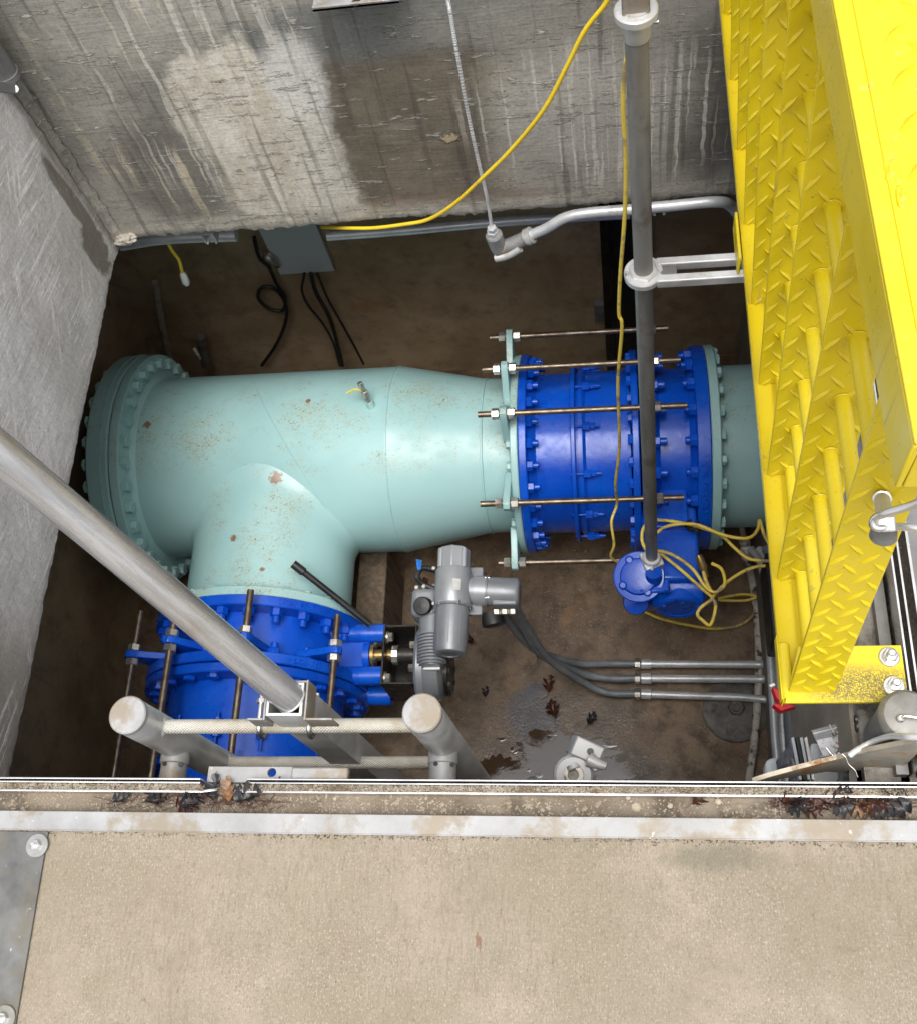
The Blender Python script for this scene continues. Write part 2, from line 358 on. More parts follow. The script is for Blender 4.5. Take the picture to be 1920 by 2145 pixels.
M = {}
M['deck'] = mat_deck(); M['far'] = mat_far(); M['left'] = mat_left(); M['room'] = mat_room(); M['floor'] = mat_floor()
M['mint'] = mat_mint(); M['blue'] = mat_blue(); M['yellow'] = mat_yellow(); M['yplate'] = mat_yplate()
M['alu'] = mat_alu()
M['alu_white'] = mat_alu('chalky_aluminium', (0.24, 0.238, 0.232), (0.36, 0.362, 0.366), (0.22, 0.172, 0.11), (.47, .58), (.45, .65), .35)
M['alu_dark'] = mat_alu('dull_aluminium', (0.12, 0.12, 0.117), (0.21, 0.21, 0.207), (0.17, 0.14, 0.105), (.54, .66), (.4, .6), .35)
M['post'] = mat_alu('scuffed_aluminium_tube', (0.32, 0.32, 0.32), (0.52, 0.52, 0.525), (0.33, 0.28, 0.215), (.54, .68), (.18, .36), .65, (6, 6, .5))
M['stem'] = mat_alu('galvanised_stem', (0.175, 0.168, 0.150), (0.29, 0.28, 0.26), (0.13, 0.105, 0.075), (.52, .66), (.4, .6), .35, (2, 2, .3))
M['galv2'] = mat_alu('grey_washer_metal', (0.20, 0.20, 0.195), (0.32, 0.32, 0.315), (0.20, 0.17, 0.12), (.5, .62), (.35, .55), .4)
M['plate'] = mat_alu('scratched_cover_plate', (0.075, 0.075, 0.072), (0.155, 0.155, 0.15), (0.13, 0.115, 0.085), (.48, .6), (.35, .6), .3)
M['galv'] = mat_alu('galvanised_conduit', (0.50, 0.51, 0.52), (0.68, 0.69, 0.70), (0.25, 0.23, 0.19), (.56, .68), (.3, .45), .35)
M['chrome'] = simple('bright_steel', (0.62, 0.61, 0.59), (0.75, 0.74, 0.72), 12, (.2, .35), 1.0, .05)
M['rod'] = simple('oiled_threaded_rod', (0.13, 0.095, 0.065), (0.26, 0.21, 0.16), 25, (.3, .5), .8, .4, 300, .001)
M['nutm'] = simple('plated_nut_steel', (0.42, 0.39, 0.34), (0.70, 0.67, 0.62), 20, (.25, .45), .85, .1)
M['grey'] = simple('grey_actuator_paint', (0.20, 0.21, 0.225), (0.26, 0.275, 0.295), 6, (.30, .45), .25, .12, 130, .001, specks=(0.33, 0.30, 0.26))
M['greyL'] = simple('pale_grey_paint', (0.30, 0.315, 0.33), (0.38, 0.395, 0.415), 5, (.3, .5), .3, .1, 130, .001)
M['boxg'] = simple('grey_enclosure_paint', (0.42, 0.44, 0.455), (0.47, 0.49, 0.505), 4, (.45, .6), .0, .05)
M['black'] = simple('black_rubber', (0.008, 0.008, 0.009), (0.02, 0.02, 0.02), 10, (.35, .55), 0, .1)
M['blackmetal'] = simple('black_painted_steel', (0.010, 0.009, 0.008), (0.03, 0.025, 0.02), 14, (.25, .5), .2, .15, c3=(0.16, 0.12, 0.08), c3th=(.66, .74), c3scale=14)
M['flex'] = simple('grey_flexible_conduit', (0.13, 0.14, 0.15), (0.19, 0.20, 0.215), 12, (.35, .5), 0, .1)
M['cordy'] = simple('bright_yellow_cord', (0.72, 0.50, 0.01), (0.80, 0.58, 0.03), 14, (.4, .6), 0, .1, c3=(0.50, 0.36, 0.06), c3th=(.55, .7), c3scale=9)
M['cordd'] = simple('soiled_yellow_cord', (0.74, 0.54, 0.05), (0.80, 0.61, 0.12), 14, (.5, .7), 0, .1, c3=(0.33, 0.25, 0.14), c3th=(.5, .62), c3scale=9)
M['wood'] = simple('damp_timber', (0.07, 0.05, 0.03), (0.15, 0.11, 0.07), 3, (.6, .8), 0, .4, 60, .003, (14, 14, 1.2))
M['leaf'] = simple('wet_brown_leaf', (0.035, 0.012, 0.008), (0.075, 0.028, 0.015), 30, (.2, .4), 0, .3, 150, .001)
M['leafblk'] = simple('wet_black_leaf', (0.012, 0.012, 0.014), (0.035, 0.032, 0.034), 30, (.18, .35), 0, .3, 150, .001)
M['leaftan'] = simple('tan_leaf', (0.16, 0.075, 0.03), (0.24, 0.13, 0.06), 30, (.3, .5), 0, .3, 150, .001)
M['leafred'] = simple('red_brown_leaf', (0.085, 0.022, 0.013), (0.04, 0.012, 0.009), 30, (.25, .45), 0, .3, 150, .001)
M['grit'] = simple('gravel_and_grit', (0.24, 0.20, 0.145), (0.40, 0.35, 0.28), 60, (.7, .9), 0, .8, 220, .004, c3=(0.20, 0.15, 0.10), c3th=(.5, .6), c3scale=26)
M['gutter'] = simple('muddy_gutter_concrete', (0.115, 0.088, 0.058), (0.20, 0.16, 0.115), 10, (.45, .8), 0, .7, 120, .004, c3=(0.075, 0.056, 0.036), c3th=(.48, .6), c3scale=9, specks=(0.40, 0.34, 0.26), sscale=190, sth=(.64, .68))
M['pebble'] = simple('pale_pebble', (0.27, 0.22, 0.16), (0.42, 0.36, 0.28), 30, (.6, .8))
M['ledge'] = simple('rough_ledge_concrete', (0.15, 0.135, 0.115), (0.27, 0.25, 0.22), 30, (.8, .9), 0, .9, 160, .004, c3=(0.075, 0.065, 0.055), c3th=(.5, .62), c3scale=9)
M['rshaft'] = simple('buff_wall_concrete', (0.20, 0.17, 0.135), (0.29, 0.255, 0.21), 4, (.8, .9), 0, .4, 90, .003, (3, 3, 1))
M['rust'] = simple('rusty_steel', (0.30, 0.26, 0.20), (0.46, 0.42, 0.34), 14, (.45, .7), .3, .4, 80, .002, c3=(0.20, 0.10, 0.04), c3th=(.54, .66), c3scale=10)
M['steelr'] = simple('dull_brown_steel', (0.25, 0.235, 0.20), (0.38, 0.355, 0.30), 14, (.4, .65), .3, .4, 80, .002, c3=(0.30, 0.17, 0.07), c3th=(.52, .64), c3scale=13)
M['hose'] = simple('dirty_white_hose', (0.58, 0.55, 0.48), (0.42, 0.39, 0.33), 30, (.7, .85), 0, .5, 120, .002, c3=(0.07, 0.055, 0.04), c3th=(.5, .6), c3scale=18)
M['iron'] = simple('cast_iron_cover', (0.07, 0.062, 0.055), (0.18, 0.165, 0.145), 18, (.5, .75), .3, .6, 90, .003, c3=(0.16, 0.15, 0.13), c3th=(.52, .68), c3scale=12)
M['red'] = simple('red_tag_plastic', (0.55, 0.012, 0.02), (0.62, 0.02, 0.03), 8, (.35, .5))
M['white'] = simple('white_label', (0.72, 0.72, 0.70), (0.78, 0.78, 0.76), 8, (.5, .6))
M['tape'] = simple('blue_tape', (0.02, 0.16, 0.60), (0.03, 0.20, 0.66), 8, (.5, .6))
M['bag'] = simple('black_plastic_bag', (0.05, 0.048, 0.055), (0.085, 0.082, 0.095), 5, (.25, .5), 0, .5, 18, .006)
M['brass'] = simple('worn_brass', (0.30, 0.20, 0.08), (0.42, 0.30, 0.13), 20, (.3, .5), .8, .1)
M['knurl'] = mat_knurl(); M['film'] = mat_glass(); M['water'] = mat_water(); M['print'] = mat_print()

# ------------------------------------------------------------------ mesh helpers
class MB:
    def __init__(s): s.v = []; s.f = []
    def add(s, vs, fs):
        o = len(s.v); s.v += [Vector(v) for v in vs]; s.f += [tuple(i + o for i in f) for f in fs]; return s
    def box(s, lo, hi, M4=None):
        x0, y0, z0 = lo; x1, y1, z1 = hi
        vs = [Vector(p) for p in ((x0, y0, z0), (x1, y0, z0), (x1, y1, z0), (x0, y1, z0), (x0, y0, z1), (x1, y0, z1), (x1, y1, z1), (x0, y1, z1))]
        if M4 is not None: vs = [M4 @ v for v in vs]
        return s.add(vs, [(0, 3, 2, 1), (4, 5, 6, 7), (0, 1, 5, 4), (1, 2, 6, 5), (2, 3, 7, 6), (3, 0, 4, 7)])
    def lathe(s, prof, O, a, n=48, arc=None, u=None):
        """prof: (along axis, radius); closed at both ends when the radius is 0"""
        a = Vector(a).normalized(); u = Vector(u).normalized() if u else a.orthogonal().normalized()
        u = (u - a * u.dot(a)).normalized(); w_ = a.cross(u); vs = []; fs = []
        for (t, r) in prof:
            for k in range(n):
                th = 2 * math.pi * k / n
                vs.append(Vector(O) + a * t + (u * math.cos(th) + w_ * math.sin(th)) * r)
        for i in range(len(prof) - 1):
            for k in range(n):
                k2 = (k + 1) % n
                fs.append((i * n + k, i * n + k2, (i + 1) * n + k2, (i + 1) * n + k))
        if prof[0][1] > 0: fs.append(tuple(reversed(range(n))))
        if prof[-1][1] > 0: fs.append(tuple(range((len(prof) - 1) * n, len(prof) * n)))
        return s.add(vs, fs)
    def cyl(s, p0, p1, r0, r1=None, n=24, ch=0.0):
        p0, p1 = Vector(p0), Vector(p1); L = (p1 - p0).length; r1 = r0 if r1 is None else r1
        pr = [(0, r0), (L, r1)] if not ch else [(0, r0 - ch), (ch, r0), (L - ch, r1), (L, r1 - ch)]
        return s.lathe(pr, p0, p1 - p0, n)
    def hexp(s, p0, p1, r, ph=0.0, n=6):
        p0, p1 = Vector(p0), Vector(p1); a = (p1 - p0).normalized(); L = (p1 - p0).length; c = r * .1
        u = a.orthogonal().normalized(); u = Matrix.Rotation(ph, 3, a) @ u
        return s.lathe([(0, r), (L - c, r), (L, r * .88)], p0, a, n, u=u)
    def tube(s, pts, r, n=10, rf=None):
        pts = [Vector(p) for p in pts]; N = len(pts); vs = []; fs = []
        t0 = (pts[1] - pts[0]).normalized(); nrm = t0.orthogonal().normalized()
        for i, p in enumerate(pts):
            t = (pts[min(i + 1, N - 1)] - pts[max(i - 1, 0)]).normalized()
            nrm = (nrm - t * nrm.dot(t)).normalized(); b = t.cross(nrm)
            rr = rf(i / (N - 1)) * r if rf else r
            for k in range(n):
                th = 2 * math.pi * k / n; vs.append(p + (nrm * math.cos(th) + b * math.sin(th)) * rr)
        for i in range(N - 1):
            for k in range(n):
                k2 = (k + 1) % n; fs.append((i * n + k, i * n + k2, (i + 1) * n + k2, (i + 1) * n + k))
        fs.append(tuple(reversed(range(n)))); fs.append(tuple(range((N - 1) * n, N * n)))
        return s.add(vs, fs)
    def prism(s, poly, n_, th):
        """poly: 3D outline; extruded by n_*th"""
        n_ = Vector(n_).normalized() * th; k = len(poly); poly = [Vector(p) for p in poly]
        vs = poly + [p + n_ for p in poly]
        fs = [tuple(reversed(range(k))), tuple(range(k, 2 * k))] + [(i, (i + 1) % k, k + (i + 1) % k, k + i) for i in range(k)]
        return s.add(vs, fs)
    def build(s, name, mat, parent=None, smooth=35, bevel=0.0, seg=2):
        loc = Vector(parent['_o']) if parent is not None and '_o' in parent else Vector((0, 0, 0))
        me = bpy.data.meshes.new(name); me.from_pydata([tuple(v - loc) for v in s.v], [], s.f); 
        bm = bmesh.new(); bm.from_mesh(me); bmesh.ops.recalc_face_normals(bm, faces=bm.faces); bm.to_mesh(me); bm.free()
        me.materials.append(mat)
        if smooth:
            for p in me.polygons: p.use_smooth = True
            me.set_sharp_from_angle(angle=R_(smooth))
        o = bpy.data.objects.new(name, me); COL.objects.link(o)
        if parent is not None: o.parent = parent; o['_o'] = tuple(loc)
        if bevel:
            b = o.modifiers.new('bevel', 'BEVEL'); b.width = bevel; b.segments = seg; b.limit_method = 'ANGLE'; b.angle_limit = R_(40)
        return o
def crom(pts, per=8):
    P_ = [Vector(p) for p in pts]; P_ = [P_[0] * 2 - P_[1]] + P_ + [P_[-1] * 2 - P_[-2]]; out = []
    for i in range(1, len(P_) - 2):
        a, b, c, d = P_[i - 1:i + 3]
        for k in range(per):
            t = k / per
            out.append(.5 * ((2 * b) + (c - a) * t + (2 * a - 5 * b + 4 * c - d) * t * t + (3 * b - a - 3 * c + d) * t ** 3))
    out.append(P_[-2]); return out
def thing(name, label, cat, loc=(0, 0, 0), group=None):
    o = bpy.data.objects.new(name, None); COL.objects.link(o); o.location = loc; o.empty_display_size = .05
    o['_o'] = tuple(loc); o['label'] = label; o['category'] = cat
    if group: o['group'] = group
    return o
def tag(o, label, cat, group=None):
    o['label'] = label; o['category'] = cat
    if group: o['group'] = group
    return o
def struct(o): o['kind'] = 'structure'; return o
def stuff(o): o['kind'] = 'stuff'; return o
def frame(p, a, u=None):
    a = Vector(a).normalized(); u = Vector(u) if u is not None else a.orthogonal(); u = (u - a * u.dot(a)).normalized(); w_ = a.cross(u)
    return Matrix(((u.x, w_.x, a.x, p[0]), (u.y, w_.y, a.y, p[1]), (u.z, w_.z, a.z, p[2]), (0, 0, 0, 1)))
MESH = {}
def inst(key, make, name, mat, parent, M4):
    if key not in MESH:
        mb = MB(); make(mb)
        o = mb.build(name, mat); me = o.data; bpy.data.objects.remove(o); MESH[key] = me
    o = bpy.data.objects.new(name, MESH[key]); COL.objects.link(o)
    loc = Vector(parent['_o']) if '_o' in parent else Vector()
    o.parent = parent; o.matrix_local = Matrix.Translation(-loc) @ M4
    return o

def slab_grid(fn, nu, nv):
    mb = MB(); vs = [fn(i / nu, j / nv) for j in range(nv + 1) for i in range(nu + 1)]
    fs = [(j * (nu + 1) + i, j * (nu + 1) + i + 1, (j + 1) * (nu + 1) + i + 1, (j + 1) * (nu + 1) + i) for j in range(nv) for i in range(nu)]
    return mb.add(vs, fs)
def nz(x, y=0, z=0): return noise.noise(Vector((x, y, z)))

# ------------------------------------------------------------------ setting
FL = -3.0; ZS = -0.985; WX = 0.56; BY = 3.0; LX = -2.30
struct(MB().box((-8, -8, -.06), (8, .2520, 0)).build('deck', M['deck']))
struct(MB().box((-8, -8, -1.0), (8, .315, -.020)).build('gutter', M['gutter']))
struct(MB().box((-8, .325, ZS), (-1.64, 2.31, 0)).build('left_slab', M['left']))
struct(MB().box((-8, 2.315, ZS + .01), (8, 8, 0)).build('far_slab', M['deck']))
# detailed shaft faces with ragged lower lips
def far_fn(u, v):
    x = -1.64 + 3.2 * u; 
    vv = v * 1.12
    z = -.0 + (ZS) * min(vv, 1)
    y = 2.28 + .003 * nz(x * 6, z * 6) + .0015 * nz(x * 40, z * 60)
    if vv > .93: y += .004 * nz(x * 30, z * 30, 3)
    if vv >= 1:
        z = ZS + .010 * nz(x * 5, 2.2) + .011 * nz(x * 38, 1.3) + .006 * nz(x * 110, 4.3)
        y = 2.28 + (vv - 1) / .12 * .5 + .004
    return V(x, y, z)
struct(slab_grid(far_fn, 900, 75).build('far_wall', M['far'], smooth=50))
def left_fn(u, v):
    y = .30 + 2.02 * u; vv = v * 1.12; z = ZS * min(vv, 1)
    x = -1.61 + .003 * nz(y * 6, z * 6, 5) + .0015 * nz(y * 50, z * 40, 5)
    if vv >= 1:
        z = ZS + .006 * nz(y * 5, 9.2) + .006 * nz(y * 34, 6.3) + .003 * nz(y * 100, 7.3) - .02 * max(0, u - .93) / .07
        x = -1.61 - (vv - 1) / .12 * .5
    return V(x, y, z)
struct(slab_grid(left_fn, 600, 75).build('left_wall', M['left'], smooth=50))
# mortar fillet and lump at the corner
def fil(u, v):
    z = -.28 - .70 * v; th = (u * 90) * math.pi / 180
    rr = .024 + .016 * nz(z * 7, 1) + .009 * nz(z * 26, th * 3) + .004 * nz(z * 80, th * 6)
    c = V(-1.606 + rr, 2.276 - rr, 0)
    return V(c.x - rr * math.cos(th) * 1.0, c.y + rr * math.sin(th), z)
struct(slab_grid(fil, 8, 120).build('corner_fillet', M['far']))
def lump(u, v):
    th = u * 2 * math.pi; ph = v * math.pi
    d = V(math.sin(ph) * math.cos(th), math.sin(ph) * math.sin(th), math.cos(ph))
    r = 1 + .45 * nz(d.x * 2, d.y * 2, d.z * 2) + .2 * nz(d.x * 6, d.y * 6, d.z * 6)
    return V(-1.585, 2.265, -.965) + V(d.x * .045 * r, d.y * .02 * r, d.z * .016 * r)
struct(slab_grid(lump, 40, 24).build('corner_mortar', M['far'], smooth=60))
struct(MB().box((.345, .333, -.75), (8, 2.27, -.10)).build('right_slab', M['rshaft']))
struct(MB().box((.352, .333, -.098), (.405, 2.27, -.075)).build('right_ledge', M['ledge']))
struct(MB().box((LX - .3, -3, FL - .2), (WX + .3, BY + .3, FL)).build('pit_floor', M['floor']))
struct(MB().box((LX - .3, BY, FL), (WX + .3, BY + .3, ZS + .004)).build('room_back_wall', M['room']))
struct(MB().box((LX - .3, -3, FL), (LX, BY - .001, ZS + .005)).build('room_left_wall', M['room']))
struct(MB().box((WX, -3, FL), (WX + .3, BY - .002, -.745)).build('room_right_wall', M['rshaft']))
struct(MB().box((LX - .3, -3.3, FL), (WX + .3, -3, ZS)).build('room_near_wall', M['room']))

# puddles on the pit floor
def puddle(c, rx, ry, seed, name='puddle'):
    pts = []
    for k in range(90):
        th = 2 * math.pi * k / 90; q = 1 + .45 * nz(math.cos(th) * 1.3 + seed, math.sin(th) * 1.3) + .30 * nz(math.cos(th) * 5 + seed, math.sin(th) * 5) + .16 * nz(math.cos(th) * 15, math.sin(th) * 15 + seed)
        pts.append(V(c[0] + rx * q * math.cos(th), c[1] + ry * q * math.sin(th), FL + .004))
    mb = MB(); mb.add(pts + [V(c[0], c[1], FL + .005)], [(k, (k + 1) % 90, 90) for k in range(90)])
    return struct(mb.build(name, M['water']))
puddle(S(1115, 1500, z=FL), .21, .10, 1.0); puddle(S(985, 1535, z=FL), .14, .07, 4.0); puddle(S(1215, 1530, z=FL), .09, .05, 9.0)
for k in range(14): puddle(S(1000 + 17 * k + random.uniform(-12, 12), random.uniform(1455, 1545), z=FL), random.uniform(.008, .03), random.uniform(.006, .018), k * 1.7)
 

# ------------------------------------------------------------------ hatch frame, rails, strips, plates
t = thing('edging_strip', 'weathered aluminium angle strip along the front edge of the concrete deck', 'metal strip', (0, .26, 0))
MB().box((-3, .252, -.055), (3, .2565, .0030)).build('upright_leg', M['alu_white'], t)
MB().box((-3, .2535, -.001), (3, .2825, .0045)).build('top_leg', M['alu_white'], t, bevel=.0008)
def rail(x0, x1, lab, gap_side):
    t = thing('hatch_rail', lab, 'hatch rail', ((x0 + x1) / 2, .325, 0), 'hatch frame rails along the front edge')
    y0 = lambda x: .3335
    for (a, b, zt, nm) in ((.3345, .3372, .002, 'outer_lip'), (.3290, .3315, .001, 'inner_lip'), (.3150, .3185, -.002, 'gutter_lip')):
        m = MB().box((x0, a, -.05), (x1, b, zt))
        m.build(nm, M['chrome'], t, bevel=.0006)
    MB().box((x0, .3186, -.05), (x1, .3289, -.008)).build('channel_floor', M['grit'], t)
    # curved end of the gutter lip
    xe = x1 if gap_side > 0 else x0
    pts = [V(xe, .3168, -.006), V(xe + gap_side * .014, .319, -.006), V(xe + gap_side * .026, .322, -.012), V(xe + gap_side * .028, .330, -.014)]
    MB().tube(crom(pts, 5), .0026, 8).build('curved_end', M['chrome'], t)
    return t
gapA = S(405, 1545, z=0).x; gapB = S(482, 1545, z=0).x
rail(-3, gapA - .005, 'left length of the bright double-lipped hatch rail, ending at the hinge gap', 1)
rail(gapB + .008, 3, 'right length of the bright double-lipped hatch rail, running on past the ladder', -1)
# gravel caught in the rails: geometry, too many to count
mb = MB()
for k in range(4200):
    x = random.uniform(-1.1, .62)
    if gapA < x < gapB: continue
    y = random.uniform(.3185, .3285); r = random.uniform(.0013, .0031); z = -.0065 + random.uniform(0, .004)
    vs = [V(x + r * random.uniform(.7, 1.2), y, z), V(x - r * random.uniform(.7, 1.2), y, z), V(x, y + r, z), V(x, y - r, z), V(x, y, z + r), V(x, y, z - r)]
    mb.add(vs, [(0, 2, 4), (2, 1, 4), (1, 3, 4), (3, 0, 4)])
stuff(mb.build('gravel', M['grit'], smooth=0)); 
mb = MB()
for k in range(1500):
    x = random.uniform(-1.1, .62); y = random.uniform(.284, .313); r = random.uniform(.0008, .0026) * (1 if random.random() < .95 else 2.2); z = -.0195
    vs = [V(x + r * random.uniform(.7, 1.3), y, z), V(x - r * random.uniform(.7, 1.3), y, z), V(x, y + r, z), V(x, y - r, z), V(x, y, z + r)]
    mb.add(vs, [(0, 2, 4), (2, 1, 4), (1, 3, 4), (3, 0, 4)])
stuff(mb.build('gutter_grit', M['pebble'], smooth=0))
for (dx, dy, r, pw) in ((1262, 1603, .0075, 'largest loose stone, against the strip near the middle of the gutter'), (1330, 1600, .0045, 'small loose stone left of the single brown leaf'), (1246, 1584, .004, 'little pale stone near the rail above the largest stone'), (665, 1586, .0035, 'small pale stone alone right of the rail gap leaves'), (1425, 1592, .005, 'flat pale stone between the single leaf and the leaf heap')):
    p = S(dx, dy, z=-.018); mb = MB()
    mb.lathe([(0, 0), (r * .2, r * .7), (r * .5, r), (r * .8, r * .6), (r, 0)], p - V(0, 0, r * .2), (0, 0, 1), 7)
    tag(mb.build('pebble', M['pebble'], smooth=0), pw, 'stone', 'loose stones in the gutter')
mb = MB()
for k in range(700):
    x = random.uniform(-1.1, .62); y = .2515 - abs(random.gauss(0, .0035)); r = random.uniform(.0006, .0019)
    vs = [V(x + r * random.uniform(.7, 1.4), y, .0), V(x - r * random.uniform(.7, 1.4), y, 0), V(x, y + r, 0), V(x, y - r, 0), V(x, y, r)]
    mb.add(vs, [(0, 2, 4), (2, 1, 4), (1, 3, 4), (3, 0, 4)])
stuff(mb.build('edge_grit', M['gutter'], smooth=0))
# mounting plate in the gap
t = thing('hinge_bracket', 'chalky aluminium hinge bracket with a round hole set in the rail gap', 'bracket', tuple(S(540, 1535, z=-.05)))
a = S(415, 1522, z=-.02); b = S(695, 1522, z=-.02)
q = S(540, 1534, z=-.02)
mb = MB(); n_ = 24; hole = [V(q.x + .0085 * math.cos(2 * math.pi * k / n_), q.y + .0085 * math.sin(2 * math.pi * k / n_) , 0) for k in range(n_)]
def rect_hole(x0, x1, y0, y1, hc, hr, z0, z1, n_=24):
    mb = MB(); out = []; inn = []
    for k in range(n_):
        th = 2 * math.pi * k / n_; c, s_ = math.cos(th), math.sin(th)
        inn.append((hc[0] + hr * c, hc[1] + hr * s_))
        sx = ((x1 if c > 0 else x0) - hc[0]) / c if abs(c) > 1e-9 else 1e9; sy = ((y1 if s_ > 0 else y0) - hc[1]) / s_ if abs(s_) > 1e-9 else 1e9
        t_ = min(sx, sy); out.append((hc[0] + t_ * c, hc[1] + t_ * s_))
    for cx_, cy_ in ((x0, y0), (x1, y0), (x1, y1), (x0, y1)):
        an = math.atan2(cy_ - hc[1], cx_ - hc[0]) % (2 * math.pi); out[round(an / (2 * math.pi / n_)) % n_] = (cx_, cy_)
    vs = [V(*p, z1) for p in out] + [V(*p, z1) for p in inn] + [V(*p, z0) for p in out] + [V(*p, z0) for p in inn]
    fs = []
    for k in range(n_):
        j = (k + 1) % n_
        fs += [(k, j, n_ + j, n_ + k), (2 * n_ + k, 3 * n_ + k, 3 * n_ + j, 2 * n_ + j), (k, 2 * n_ + k, 2 * n_ + j, j), (n_ + k, n_ + j, 3 * n_ + j, 3 * n_ + k)]
    return mb.add(vs, fs)
rect_hole(a.x, a.x + (b.x - a.x) * .60, .335, a.y, (q.x, q.y), .0075, -.026, -.020).build('plate', M['alu_white'], t)
MB().box((a.x + (b.x - a.x) * .605, .338, -.024), (b.x, a.y - .002, -.010)).build('end_block', M['alu_white'], t, bevel=.003)
MB().box((gapA + .012, .300, -.040), (gapB - .006, .3345, -.024)).build('tongue', M['alu'], t, bevel=.003)

# deck plate on the left, with washers and bolts
t = thing('deck_plate', 'scratched grey metal cover plate bolted down at the left edge of the deck', 'metal plate', tuple(S(30, 1800, z=.003)))
pe = [S(95, 1656, z=.004), S(30, 2040, z=.004)]
e2 = pe[0] + (pe[1] - pe[0]) * 3
MB().prism([V(pe[0].x, .250, .0008), V(-2, .250, .0008), V(-2, e2.y, .0008), V(e2.x, e2.y, .0008)], (0, 0, 1), .004).build('plate', M['plate'], t, bevel=.0008)
for dx, dy in ((74, 1679), (8, 2022)):
    c = S(dx, dy, z=.006)
    MB().lathe([(0, .0185), (.0018, .0185), (.0025, .0175), (.0025, 0)], c, (0, 0, 1), 40).build('washer', M['galv2'], t)
    MB().hexp(c + V(0, 0, .0025), c + V(0, 0, .0105), .0082, .3).build('nut', M['chrome'], t)
    MB().cyl(c + V(0, 0, .01), c + V(0, 0, .017), .0042, n=16, ch=.001).build('stud', M['chrome'], t)

# right-hand hatch frame: channel and rails running away from us
t = thing('side_frame', 'dull metal hatch frame channel along the right edge behind the yellow grate', 'hatch frame', (.43, 1.2, 0))
for i, (x0, x1, z0, z1, m) in enumerate(((.395, .413, -.08, -.055, 'alu_dark'), (.417, .420, -.08, .0, 'chrome'), (.428, .431, -.08, 0, 'chrome'), (.444, .448, -.08, 0, 'chrome'), (.448, .60, -.08, -.03, 'alu_dark'))):
    MB().box((x0, .36, z0), (x1, 2.2, z1)).build('side_lip' if m == 'chrome' else 'side_channel', M[m], t)

# ------------------------------------------------------------------ main pipe run
C28 = R_(27.95); AY, AZ = 2.13, -2.31
nc = V(0, -math.sin(C28), math.cos(C28)); ntt = V(0, math.cos(C28), math.sin(C28)); ax = V(1, 0, 0)
def MP(x, r, deg): a_ = R_(deg); return V(x, AY, AZ) + (nc * math.cos(a_) + ntt * math.sin(a_)) * r
BX = -1.427; C19 = R_(19.5)
bnc = V(math.sin(C19), 0, math.cos(C19)); bnt = V(math.cos(C19), 0, -math.sin(C19)); by_ = V(0, -1, 0)
def BP(y, r, deg): a_ = R_(deg); return V(BX, y, AZ) + (bnc * math.cos(a_) + bnt * math.sin(a_)) * r
def ring(mb, x0, x1, r, ch=.004, n=96, ri=0): 
    return mb.lathe([(x0, r - .06), (x0, r - ch), (x0 + ch, r), (x1 - ch, r), (x1, r - ch), (x1, r - .06)], V(0, AY, AZ), ax, n)
def bring(mb, y0, y1, r, ch=.004, n=96):  # y0>y1
    return mb.lathe([(-y0, r - .06), (-y0, r - ch), (-y0 + ch, r), (-y1 - ch, r), (-y1, r - ch), (-y1, r - .06)], V(BX, 0, AZ), by_, n)
def mk_nut(r, h, stud, sl):
    def f(mb):
        mb.hexp((0, 0, 0), (0, 0, h), r)
        if sl: mb.cyl((0, 0, h - .001), (0, 0, h + sl), stud, n=14, ch=.002)
    return f
def bolts(parent, PF, pos, axis, rr, N, mat, kind='nut', off=0.0, lim=112, size=(.0215, .022, .0115, .020)):
    for k in range(N):
        d = (k + off) * 360 / N; d = (d + 180) % 360 - 180
        if abs(d) > lim: continue
        p = PF(pos, rr, d)
        rot = random.uniform(0, 1)
        inst(('b', size, kind), mk_nut(*size), kind, M[mat], parent, frame(p, axis, V(0, math.sin(rot), math.cos(rot)) if abs(axis[0]) > .5 else V(math.sin(rot), 0, math.cos(rot))))
        # recolour is per mesh, so each paint has its own mesh key
def boltset(parent, PF, pos, axis, rr, N, mat, kind='nut', off=0.0, lim=112, size=(.0215, .022, .0115, .020)):
    for k in range(N):
        d = (k + off) * 360 / N; d = (d + 180) % 360 - 180
        if abs(d) > lim: continue
        p = PF(pos, rr, d); rot = random.uniform(0, 1.05)
        uu = V(0, math.cos(rot), math.sin(rot)) if abs(axis[0]) > .5 else V(math.cos(rot), 0, math.sin(rot))
        inst((mat, size, kind), mk_nut(*size), kind, M[mat], parent, frame(p, axis, uu))

tee = thing('tee_pipe', 'large mint green pipe tee with tapering reducer running across the pit', 'pipe', (-1.4, AY, AZ))
mb = MB(); O = V(0, AY, AZ)
mb.lathe([(-1.99, .36), (-1.93, .388), (-.915, .388), (-.905, .3895), (-.895, .388)], O, ax, 128).build('tee_body', M['mint'], tee)
MB().lathe([(-.896, .388), (-.888, .3875), (-.70, .350), (-.56, .3225), (-.548, .321), (-.540, .3195), (-.43, .318)], O, ax, 128).build('reducer', M['mint'], tee)
for x, r in ((-.905, .389), (-.542, .3215)):
    MB().lathe([(x - .006, r - .003), (x - .003, r + .0025), (x + .003, r + .0025), (x + .006, r - .003)], O, ax, 128).build('weld_seam', M['mint'], tee)
